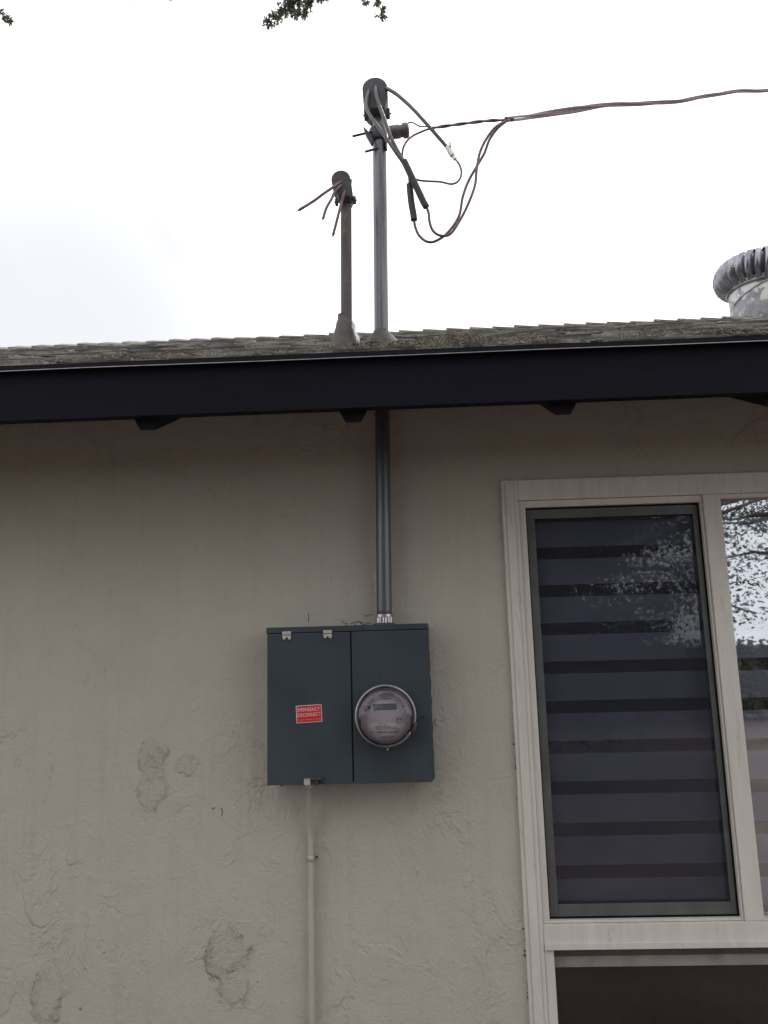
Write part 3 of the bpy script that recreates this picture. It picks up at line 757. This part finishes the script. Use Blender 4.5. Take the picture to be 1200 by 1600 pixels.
# flashing boots
def boot(parent, c, prof, m, wob=0, lean=None):
    mb = MB(); mb.lathe(c, (0, 0, 1), prof, 40, wob=wob, caps=False); return mb.build('flashing_boot', m, parent)
tpipe = (roofz(PYY)-pb.z)/pd.z; rc = pb + pd*tpipe
bt = boot(mast, rc, [(.078, -.035), (.074, .000), (.060, .016), (.042, .034), (.0275, .048), (.0255, .054)], M['flashtin'], .0)
for v_ in bt.data.vertices:            # the skirt follows the roof slope
    if v_.co.z < rc.z+.045: v_.co.z += (v_.co.y-rc.y)*SL*max(0, min(1, (rc.z+.045-v_.co.z)/.03))
fx0 = P(524, 541, -.13).x; fx1 = P(648, 541, -.13).x
mb = MB(); n = 24
top = []; bot = []
for i in range(n+1):
    x = fx0+(fx1-fx0)*i/n; r_ = []
    for y in (-.17, .08):
        z = roofz(y) + .013 + (.004*math.sin(i*.7)+.004*noise.noise(V((x*20, 0, 0))) if y < 0 else 0) + .006
        r_.append((x, y, z))
    top.append([mb.bm.verts.new(p) for p in r_]); bot.append([mb.bm.verts.new((p[0], p[1], p[2]-.005)) for p in r_])
for i in range(n):
    mb.bm.faces.new((top[i][0], top[i+1][0], top[i+1][1], top[i][1])); mb.bm.faces.new((bot[i][0], bot[i][1], bot[i+1][1], bot[i+1][0])); mb.bm.faces.new((bot[i][0], bot[i+1][0], top[i+1][0], top[i][0]))
mb.build('flashing_sheet', M['gasket'], mast)

# ------------------------------------------------------------------ old mast
OY = -.14
ob = P(541.5, 545, OY); ot = P(540.8, 318, OY); opx = (P(560, 400, OY)-P(540, 400, OY)).length/20
ob.z = roofz(OY)
old = thing('abandoned_mast', 'short rust-brown pipe with cut wire stubs beside the taller mast', 'conduit', tuple(ob))
mb = MB(); mb.tube([ob + (ot-ob)*(i/40) for i in range(-2, 41)], .0186, 28); mb.build('pipe', M['rust'], old)
h0 = P(534.5, 291, OY); poly = []
for d in range(-10, 190, 12):
    t = math.radians(d); poly.append((h0.x + math.cos(t)*16.2*opx, h0.z + math.sin(t)*16.5*opx))
poly += [(h0.x-14*opx, h0.z-11*opx), (h0.x-7*opx, h0.z-21*opx), (h0.x-4*opx, h0.z-33*opx), (h0.x+15*opx, h0.z-33*opx), (h0.x+19*opx, h0.z-24*opx), (h0.x+18*opx, h0.z-12*opx)]
poly = [(h0.x+(x-h0.x)*.93, h0.z-.004+(z-h0.z)*.93) for x, z in poly]
e1 = P(526.5, 320, OY); e2 = P(554.5, 316.5, OY)
oh = weatherhead(old, poly, OY-.05, OY+.022, [(e1.x, e1.z, 4.5*opx, 7*opx), (e2.x, e2.z, 4.5*opx, 8*opx)], mat('weathered_cast_head', (.065, .058, .062), .7, .2, var=.35, scale=40, bump=.003, bscale=70))
for pts, yy in ((((537, 282), (528, 287), (519, 293.5), (505, 303), (491, 313.5), (467.5, 328)), (-.03, -.062, -.075, -.085, -.09, -.1)),
                (((537, 287.5), (530, 292), (523, 300), (518, 311), (510, 325), (505, 341)), (-.03, -.062, -.07, -.075, -.08, -.08)),
                (((541, 296), (537, 304), (533.5, 317), (530, 330), (526, 346), (520.5, 367)), (-.03, -.062, -.066, -.068, -.068, -.066))):
    mb = MB(); mb.tube(spline([P(x, y, OY+dy) for (x, y), dy in zip(pts, yy)]), .0047, 10); ws = mb.build('wire_stub', M['cable'], old)
    e_ = P(*pts[-1], OY+yy[-1]); f_ = P(*pts[-2], OY+yy[-2]); dd = (e_-f_).normalized(); mb = MB(); mb.tube([e_-dd*.001, e_+dd*.006], .0028, 8); mb.build('cut_end', M['dullbolt'], ws)
def lumps(c, seed=0):
    return c
mb = MB(); prof = [(.058, -.052), (.054, -.02), (.045, .012), (.036, .045), (.029, .075), (.0255, .092), (.021, .100), (.0195, .118)]
mb.lathe((ob.x-.006, ob.y, ob.z), (0, 0, 1), prof, 44, wob=.22, caps=False)
for v_ in mb.bm.verts:
    h = v_.co.z-ob.z
    if h < .02: v_.co.x -= .006; v_.co.z += (v_.co.y-ob.y)*SL
mb.build('flashing_boot', M['flash'], old)
mb = MB(); pa = P(556, 505, OY-.03)
mb.tube([P(549, 500, OY-.02), P(553, 508, OY-.025), P(554, 518, OY-.03), P(559, 528, OY-.035), P(560, 541, OY-.04)], [.003, .006, .004, .007, .005], 7); mb.build('torn_lead', M['lip'], old)

# ------------------------------------------------------------------ service cable
cab = thing('service_cable', 'overhead electric service cable looping from the mast head off to the right', 'cable', tuple(P(700, 190, -.12)))
def wire(name, pts, r, m, y=-.12, parent=cab, n=10):
    q = [P(p[0], p[1], p[2] if len(p) > 2 else y) for p in pts]
    mb = MB(); mb.tube(spline(q), r, n); return mb.build(name, m, parent)
wy = PYY-.062
wire('lead_wire', [(577.5, 137, wy+.03), (575.5, 145, wy-.006), (572.5, 159, wy-.02), (573.5, 170, wy-.03), (580, 183, wy-.04), (593, 201, wy-.05), (607, 221, wy-.055), (620, 240, wy-.055), (633, 258, wy-.05)], .0064, M['leadwire'])
wire('lead_wire', [(588, 131, wy+.03), (586.8, 139, wy-.008), (588, 150, wy-.02), (593, 166, wy-.03), (600.5, 186, wy-.04), (609, 210, wy-.045), (620, 233, wy-.05), (632, 254, wy-.05)], .0064, M['leadwire'])
wire('lead_wire', [(599, 136, wy+.03), (606, 139, wy-.004), (622, 149, wy-.02), (645, 170, wy-.04), (668, 195, wy-.05), (690, 220, wy-.05), (701, 233, wy-.05)], .0064, M['leadwire'])
sy = wy-.05
wire('splice', [(631, 251, sy), (635, 259, sy), (643, 276, sy), (652, 295, sy), (661, 314, sy), (667, 325, sy)], [.009]+[.0115]*38+[.007]*2 , M['tape'], parent=cab, n=12)
wire('splice', [(640, 287, sy+.02), (641, 300, sy+.02), (643, 318, sy+.02), (646, 335, sy+.02), (647, 345, sy+.02)], [.008]+[.0112]*29+[.012, .010, .007], M['tape'], n=12)
wire('conductor', [(634, 260, sy+.02), (639, 275, sy+.02), (640, 288, sy+.02)], .0045, M['cable'])
wire('conductor', [(667, 325, sy), (670, 334, sy), (671.5, 348, sy), (677, 361, sy), (688, 368, sy), (703, 366, sy), (717, 347, sy), (731, 320, sy), (742, 290, sy), (745, 263, sy), (750, 238, sy), (760, 217, sy), (774, 199, sy), (790, 189.5, sy+.01)], .0047, M['cable'])
wire('conductor', [(647, 344, sy+.02), (649, 355, sy+.02), (655, 368, sy+.02), (667, 377.5, sy+.02), (681, 376.5, sy+.02), (700, 363, sy+.02), (717, 338, sy+.02), (723, 308, sy+.02), (732, 283, sy+.02), (745, 260, sy+.02), (757, 239, sy+.02), (765, 218, sy+.02), (778, 200, sy+.02), (793, 188, sy+.02)], .0047, M['cable'])
wire('bare_neutral', [(637, 193, -.1), (641, 191, -.11), (648, 193, -.12), (656, 197.5, -.12), (668, 198, -.12), (678, 199, -.12)], .0025, M['bare'])
wire('bare_neutral', [(680, 199, sy), (670, 201.5, sy), (658, 206, sy), (644, 213, sy+.01), (634, 223, sy+.01), (629, 236, sy+.02), (630, 252, sy+.03), (637, 268, sy+.04), (650, 280, sy+.04), (667, 283, sy+.03), (687, 284, sy+.02), (706, 287.5, sy), (717, 282, sy), (721, 270, sy), (718.5, 259, sy), (713.5, 251, sy)], .0036, M['bare'])
mb = MB(); a = P(699, 230, sy); b = P(713, 251, sy); d = (b-a).normalized()
mb.lathe(a - d*.004, d, [(.006, 0), (.0085, .004), (.0085, .018), (.0105, .020), (.0105, .040), (.007, .046), (.0075, .056), (.004, .060)], 8, smooth=False)
p1 = P(703, 226, sy); mb.box((p1.x-.005, sy-.008, p1.z-.012), (p1.x+.005, sy+.006, p1.z+.008), .0015); mb.build('connector_lug', M['zinc'], cab)
# twisted messenger, then the bundle running off to the street pole
def helix(path, r, rr, turns, ph, m, name):
    q = spline(path, 14); n = len(q); o = []; acc = 0
    for i, p in enumerate(q):
        if i: acc += (q[i]-q[i-1]).length
        t = ph + acc*turns*2*PI; o.append(p + V((0, math.cos(t)*r, math.sin(t)*r)))
    mb = MB(); mb.tube(o, rr, 8); mb.build(name, m, cab)
path1 = [P(676, 200, sy), P(700, 196.5, sy), P(730, 192.5, sy), P(760, 189, sy), P(790, 187.5, sy+.01)]
for ph in (0, PI): helix(path1, .0024, .0034, 9, ph, M['cable'], 'messenger')
ends = [(790, 187.5, sy+.02), (830, 181.5, .02), (870, 174.5, .14), (910, 168, .26), (960, 163.5, .42), (1010, 161.5, .58), (1060, 158, .74), (1110, 149, .92), (1155, 142.5, 1.1), (1200, 141.5, 1.3), (1260, 137, 1.6), (1400, 125, 2.4), (1700, 95, 5)]
bp = [P(*e) for e in ends]
for ph, r in ((0, .0050), (2.1, .0050), (4.2, .0050)): helix(bp, r, .0054, .8, ph, M['cable'], 'bundle_conductor')
loose = [P(x, y, z) for x, y, z in ((800, 187, sy+.02), (830, 184, .02), (868, 179, .13), (900, 174.5, .23), (935, 167.5, .34), (960, 164, .42))]
mb = MB(); mb.tube(spline(loose), .0052, 8); mb.build('bundle_conductor', M['cable'], cab)

# ------------------------------------------------------------------ small conduit under the panel
cy = -.02
gc = thing('ground_conduit', 'thin wall-coloured conduit running down from the bottom of the panel', 'conduit', tuple(P(487, 1600, cy)))
path = [V((P(483.5, 1239, -.055).x, -.055, bz0-.012)), P(483.3, 1250, -.054), P(483.8, 1264, -.046), P(484.8, 1285, -.030), P(485.4, 1302, -.020), P(485.7, 1330, cy), P(486, 1420, cy), P(487, 1500, cy), P(487.5, 1600, cy), P(488, 1640, cy)]
path.append(V((path[-1].x, cy, .0)))
cr_ = .0086
mb = MB(); q = spline(path, 6); mb.tube(q, cr_, 18); mb.build('pipe', M['conduit'], gc)
mb = MB(); c = path[0]; mb.lathe((c.x, c.y, bz0+.003), (0, 0, -1), [(.0145, 0), (.0145, .005), (.012, .006), (.012, .012), (.0145, .0125), (.0145, .020), (.011, .022)], 6, smooth=False); mb.build('connector', M['zinc'], gc)
sc_ = P(485.8, 1341, cy)
mb = MB(); mb.lathe((sc_.x, cy, sc_.z-.008), (0, 0, 1), [(cr_+.0018, 0), (cr_+.0018, .016)], 20); mb.box((sc_.x-.021, -.0035, sc_.z-.008), (sc_.x+.021, -.0005, sc_.z+.008), .001); stp = mb.build('strap', M['conduit'], gc)
mb = MB(); mb.tube([(sc_.x+.0165, -.0075, sc_.z), (sc_.x+.0165, -.003, sc_.z)], .0034, 8); mb.build('screw', M['dullbolt'], stp)

# ------------------------------------------------------------------ turbine vent
TY = 1.86
tp = (P(1190, 450, TY)-P(1130, 450, TY)).length/60*.95
tcn = P(1192, 450, TY)
tv = thing('turbine_vent', 'worn metal roof turbine with curved vanes standing behind the ridge', 'roof vent', (tcn.x, TY, roofz(TY)))
mb = MB(); mb.lathe((tcn.x, TY, roofz(TY)-.1), (0, 0, 1), [(55*tp, 0), (54*tp, tcn.z-roofz(TY)+.1-.03), (53*tp, tcn.z-roofz(TY)+.1+.012)], 48, wob=.01); mb.build('neck', M['neck'], tv)
mb = MB(); NV = 30; hgt = 54*tp
prof = []
for i in range(15):
    t = i/14; prof.append((tp*(60 + 13.5*math.sin(PI*min(1, t/.92)**.9)) if t < .55 else tp*(73.3*math.cos((t-.5)/.5*1.15)**.7 + .5), hgt*(1-(1-t)**1.5)*.98))
prof = [(56, 0), (62, .07), (68.5, .17), (71.5, .28), (73, .40), (72.5, .52), (70, .64), (65.5, .75), (58.5, .85), (49, .925), (37, .975), (24, 1.0)]
for k in range(NV):
    a0 = 2*PI*k/NV; da = 2*PI/NV
    rows = []
    for r, h in prof:
        row = []
        for j, (fa, dr) in enumerate(((0, -3.2), (.02, 2.6), (.22, 3.4), (.45, 1.0), (.66, -3.0))):
            a = a0 + da*fa; R2 = (r+dr*min(1, r/60))*tp; sw_ = .5*(h-.5)*da
            row.append(mb.bm.verts.new((tcn.x+math.cos(a+sw_)*R2, TY+math.sin(a+sw_)*R2, tcn.z - .018 + h*hgt*1.12)))
        rows.append(row)
    for i in range(len(rows)-1):
        for j in range(4):
            f = mb.bm.faces.new((rows[i][j], rows[i][j+1], rows[i+1][j+1], rows[i+1][j])); f.smooth = j > 0
mb.build('vane_rotor', M['vane'], tv, recalc=False)
mb = MB(); mb.lathe((tcn.x, TY, tcn.z-.018), (0, 0, 1), [(52*tp, -.012), (57*tp, -.010), (59*tp, .006), (52*tp, .008)], 48) ; mb.build('rotor_rim', M['vane'], tv)
mb = MB(); mb.lathe((tcn.x, TY, tcn.z-.018+hgt*1.10), (0, 0, 1), [(30*tp, 0), (27*tp, .012), (8*tp, .02), (2*tp, .03)], 32); mb.build('top_cap', M['vane'], tv)
# inner dark drum seen between the vanes
mb = MB(); mb.lathe((tcn.x, TY, tcn.z-.015), (0, 0, 1), [(50*tp, 0), (52*tp, hgt*.6), (36*tp, hgt*1.0)], 32); mb.build('inner_drum', M['cast'], tv)
mb = MB()
sp_ = []
for i in range(20):
    a = math.radians(188 + i*9.0); z = tcn.z - 31*tp + (i/19)*44*tp*1.0
    sp_.append((tcn.x + math.cos(a)*56*tp, TY + math.sin(a)*56*tp, tcn.z - 33*tp + 38*tp*(i/12)))
mb.tube(sp_[:14], .0035, 8); mb.build('spiral_seam', M['lip'], tv)

# ------------------------------------------------------------------ dry litter on the roof
mb = MB(); lr = random.Random(11)
def needle(x, y, h, ln, wd):
    a = lr.uniform(0, PI*2); el = lr.uniform(-.1, .9)*lr.random()
    d = V((math.cos(a)*math.cos(el), math.sin(a)*math.cos(el), math.sin(el)+SL*math.sin(a)*math.cos(el)))*ln
    p = V((x, y, roofz(y)+.004+h)); n_ = V((lr.uniform(-1, 1), lr.uniform(-1, 1), lr.uniform(-.3, 1))).normalized()*wd
    m_ = p + d*.5 + V((0, 0, lr.uniform(-.2, .3)*ln))
    mb.face([p-n_, p+n_, m_+n_, m_-n_]); mb.face([m_-n_, m_+n_, p+d+n_*.4, p+d-n_*.4])
for i in range(900):
    x = lr.uniform(-1.6, 2.2); y = EY + .004 + abs(lr.gauss(0, .12)); dens = .35+.65*noise.noise(V((x*3.1, y*4, 2)))
    if lr.random() < dens: needle(x, y, lr.uniform(0, .006), lr.uniform(.012, .04), .0009)
for (cx_, yy, sx_, n_, hh) in ((P(715, 535, -.3).x, -.28, .07, 1100, .030), (P(640, 545, -.35).x, -.36, .09, 600, .012), (P(560, 548, -.38).x, -.40, .10, 500, .010), (P(760, 535, -.3).x, -.25, .12, 500, .012), (P(590, 530, -.2).x, -.19, .04, 250, .015), (P(150, 560, -.4).x, -.40, .35, 700, .009), (P(1090, 512, -.3).x, -.3, .14, 500, .012)):
    for i in range(n_):
        gx = lr.gauss(0, 1); gy = lr.gauss(0, 1)
        needle(cx_+gx*sx_, max(EY+.002, yy+gy*.05), hh*math.exp(-(gx*gx+gy*gy)/2)*lr.random(), lr.uniform(.012, .045), .001)
lit = mb.build('needle_litter', M['straw'], None, recalc=False); tag(lit, 'dry brown conifer needles caught on the shingles along the eave', 'needles', kind='stuff')

# marks and roots of old creepers on the wall
def scrib(pts, r=.0012):
    mb = MB()
    q = [P(x, y, -.0006) for x, y in pts]; mb.tube(spline(q, 5), r, 6); mb.build('wall_mark', M['crackmark'], wall)
for pts in (((482, 958), (482, 965), (481.5, 972)), ((534, 969), (538, 974), (544, 975)), ((548, 975), (552, 972), (556, 973), (560, 970)), ((563, 973), (568, 976), (575, 973), (580, 975)), ((560, 971), (566, 973)),
            ((331, 1264), (336, 1262)), ((345, 1262), (347.5, 1268), (346.5, 1275)), ((570, 963), (577, 961), (584, 960)), ((680, 1124), (679, 1130), (683, 1134)), ((516, 904), (517.5, 905.5))):
    scrib(pts, .0010 if len(pts) > 2 else .0013)
jr = random.Random(2)
for i in range(36):
    x, y = jr.choice(((jr.uniform(470, 600), 977), (jr.uniform(800, 808), jr.uniform(1150, 1250)), (jr.uniform(818, 823), jr.uniform(1440, 1560))))
    if 800 <= x <= 824 and y > 1000: x = 783.5 + (y-752)*.0525 - jr.uniform(0, 2)
    p = P(x, y, -.001); mb = MB()
    if x > 460 and x < 620: p = V((p.x, -.012-jr.random()*.02, bz1+.0015))
    mb.tube([p, p+V((jr.uniform(-.008, .008), -.001, jr.uniform(-.003, .006)))], jr.uniform(.0008, .0022), 5); mb.build('crumb', M['crackmark'], wall)

# ------------------------------------------------------------------ trees behind the camera, one limb overhead
def limb(mb, a, b, r0, r1, rnd, seg=8, wig=.12, sag=0):
    a, b = V(a), V(b); L_ = (b-a).length; pts = []; rs = []
    off = V((rnd.uniform(-9, 9),)*3)
    for i in range(seg+1):
        t = i/seg; p = a.lerp(b, t) + noise.noise_vector(off+V((t*2.2, 0, 0)))*wig*L_*math.sin(PI*t) + V((0, 0, -sag*math.sin(PI*t)*L_))
        pts.append(p); rs.append(r0+(r1-r0)*t)
    mb.tube(pts, rs, 8); return pts
def spray(mb, p, size, n, rnd, flat=.6, leaf=.09):
    for i in range(n):
        d = V((rnd.gauss(0, 1), rnd.gauss(0, 1), rnd.gauss(0, flat)))*size*.5
        q = p+d; u = V((rnd.gauss(0, 1), rnd.gauss(0, 1), rnd.gauss(0, .6))).normalized()*leaf*rnd.uniform(.5, 1.3)
        v = u.cross(V((rnd.gauss(0, 1), rnd.gauss(0, 1), rnd.gauss(0, 1)))).normalized()*leaf*rnd.uniform(.12, .3)
        mb.face([q-v*.4, q+u*.5+v, q+u, q+u*.45-v])
def tree(name, label, base, h, spread, zlow, nl, seed, gate=-9, low=1, extra=(), high=1, dens=3, leaf=.09, nsp=30):
    rnd = random.Random(seed); t = thing(name, label, 'tree', base, 'cypress trees across the yard'); b = V(base)
    tr = MB(); cr = MB()
    tpts = limb(tr, b, b+V((rnd.uniform(-.5, .5), rnd.uniform(-.5, .5), h*.9)), .28, .05, rnd, 12, .05)
    for i in range(nl+len(extra)):
        f = rnd.uniform(zlow/h, .88); p = tpts[int(f*12)]
        a = rnd.uniform(0, 2*PI); ln = spread*(1.15-f*.8)*rnd.uniform(.6, 1.05)*(low if f*h < 3.4 else high if f*h < 6 else 1)
        e = p+V((math.cos(a)*ln, math.sin(a)*ln, ln*rnd.uniform(-.05, .35)))
        if i >= nl: p = tpts[5]; e = V(extra[i-nl])
        lp = limb(tr, p, e, .06, .012, rnd, 6, .15)
        for j in range(1, 7):
            for k in range(dens):
                q = lp[j]+V((rnd.gauss(0, .30), rnd.gauss(0, .30), rnd.gauss(.05, .16)))
                if noise.noise(q*.75) < gate: continue
                spray(cr, q, .42*rnd.uniform(.7, 1.2), nsp, rnd, leaf=leaf)
    tr.build('trunk', M['bark'], t); cr.build('crown', M['leaf'], t, recalc=False)
    return t, tpts
t1, tp1 = tree('cypress_tree', 'large dark cypress behind the camera with its limb reaching over the roof', (1.1, -8.2, 0), 9, 3.9, 1.1, 118, 3, low=.64, high=1.15, dens=6, leaf=.075, nsp=88, gate=-.14, extra=[(3.5+.5*(i % 6), -8.9+.5*(i % 3), 4.1+.26*(i % 8)) for i in range(20)]+[(4.7, -8.6, 2.15)])
tree('cypress_tree', 'smaller broad cypress left of the large one across the yard', (-4.4, -10.5, 0), 8, 3.2, 1.4, 50, 5, dens=4, leaf=.10, nsp=40)
tree('cypress_tree', 'tall thin cypress farthest right across the yard', (8.6, -15.2, 0), 10, 2.8, 4.2, 34, 9)
# overhanging limb tips
tip = bpy.data.objects.get('cypress_tree')
rt = random.Random(21); tw = MB(); lf = MB(); AY = .9
main = [tp1[8], V((.6, -4.6, 7.2)), V((-.2, -1.6, 6.6)), V((-.45, -.2, 5.7)), P(478, -60, AY)]
sp2 = spline(main, 8); tw.tube(sp2, [.07-.062*i/(len(sp2)-1) for i in range(len(sp2))], 8)
def branchlet(p0, p1, r, wdt, n, dens):
    pts = [p0.lerp(p1, i/n)+V((rt.gauss(0, .006), rt.gauss(0, .01), rt.gauss(0, .006))) for i in range(n+1)]
    tw.tube(pts, [r*(1-.8*i/n) for i in range(n+1)], 5)
    ax = (p1-p0).normalized()
    for i in range(1, n+1):
        for s_ in range(dens):
            side = V((rt.gauss(0, 1), rt.gauss(0, 1), rt.gauss(0, 1))); side = (side-ax*side.dot(ax)*.3).normalized()
            ln = wdt*rt.uniform(.4, 1)*(1.05-.55*i/n)
            dr = (side*.8+ax*.75).normalized(); e = pts[i]+dr*ln
            tw.tube([pts[i], e], [.0012, .0006], 4, caps=False)
            for j in range(int(12+ln*420)):
                q = pts[i]+dr*ln*rt.random()**.7; u = (dr*.7+V((rt.gauss(0, .6), rt.gauss(0, .6), rt.gauss(0, .6)))).normalized()*rt.uniform(.010, .021)
                v = u.cross(V((rt.gauss(0, 1), rt.gauss(0, 1), rt.gauss(0, 1)))).normalized()*.0032
                lf.face([q-v*.3, q+u*.5+v, q+u, q+u*.5-v])
hub = main[-1]
for (a, b, w_, n, dn) in ((P(500, -45, AY), P(424, 33, AY), .095, 9, 10), (P(520, -40, AY), P(468, 22, AY-.05), .09, 7, 9), (P(500, -30, AY), P(447, 14, AY+.05), .09, 7, 9), (P(560, -60, AY), P(600, 20, AY), .06, 8, 7), (P(530, -55, AY), P(572, 2, AY), .05, 6, 5), (P(510, -50, AY), P(505, 2, AY), .05, 6, 4), (hub, P(540, -60, AY), .05, 5, 4)):
    branchlet(a, b, .005, w_, n, dn)
for q in (P(500, -45, AY), P(520, -40, AY), P(500, -30, AY), P(560, -60, AY), P(530, -55, AY), P(510, -50, AY)): tw.tube([hub, q], .005, 5)
l2 = V(sp2[20]); tw.tube(spline([l2, V((-1.0, .3, 5.6)), P(60, -90, AY), P(-30, -40, AY)], 6), [.02-.014*i/18 for i in range(19)], 6)
for (a, b, w_, n, dn) in ((P(-40, -20, AY), P(12, 30, AY), .05, 6, 6), (P(150, -70, AY), P(203, -4, AY), .035, 6, 5), (P(60, -90, AY), P(150, -70, AY), .03, 4, 3), (P(203, -50, AY), P(265, -8, AY), .03, 4, 4)): branchlet(a, b, .004, w_, n, dn)
tw.tube([P(60, -90, AY), P(210, -50, AY)], .004, 5)
tw.build('limb', M['bark'], t1); lf.build('foliage_tip', M['leaftip'], t1, recalc=False)

# hedge across the yard
mb = MB(); hr = random.Random(8)
hd = thing('hedge', 'clipped dark hedge along the far side of the yard, opposite the house', 'hedge', (3, -16, 0))
for i in range(2600):
    x = hr.uniform(-12, 20); q = V((x, -16+hr.gauss(0, .3), hr.random()**.8*1.75+.12*noise.noise(V((x*2, 0, 0)))))
    for k in range(9):
        p = q+V((hr.gauss(0, .12), hr.gauss(0, .12), hr.gauss(0, .10))); u = V((hr.gauss(0, 1), hr.gauss(0, 1), hr.gauss(0, 1))).normalized()*.11; v = u.cross(V((hr.gauss(0, 1), hr.gauss(0, 1), hr.gauss(0, 1)))).normalized()*.05
        mb.face([p, p+u*.5+v, p+u, p+u*.5-v])
mb.build('foliage', M['hedge'], hd, recalc=False)
for i in range(33):
    mb = MB(); x = -12+i+.3*hr.random(); mb.tube([(x, -16, 0), (x+.1, -16, .7), (x-.05, -16.05, 1.4)], [.03, .022, .008], 6); mb.build('stem', M['bark'], hd)
fe = thing('sky_block_fence', 'dark board fence added unseen behind the hedge to close its sky gaps', 'fence', (3, -17.2, 0))  # unseen fence added so no sky shows through the reflected hedge
for i in range(40):
    x = -14+i*.92
    mb = MB()
    for j in range(6): mb.box((x+j*.153+.002, -17.2, .05), (x+j*.153+.150, -17.18, 1.68+.02*hr.random()))
    mb.build('board_panel', M['post'], fe)
for i in range(14):
    mb = MB(); x = -14+i*2.76; mb.box((x, -17.3, 0), (x+.09, -17.205, 1.75)); mb.build('post', M['post'], fe)
mb = MB(); mb.box((-14, -17.245, .4), (22.8, -17.2035, .49)); mb.build('rail', M['post'], fe)
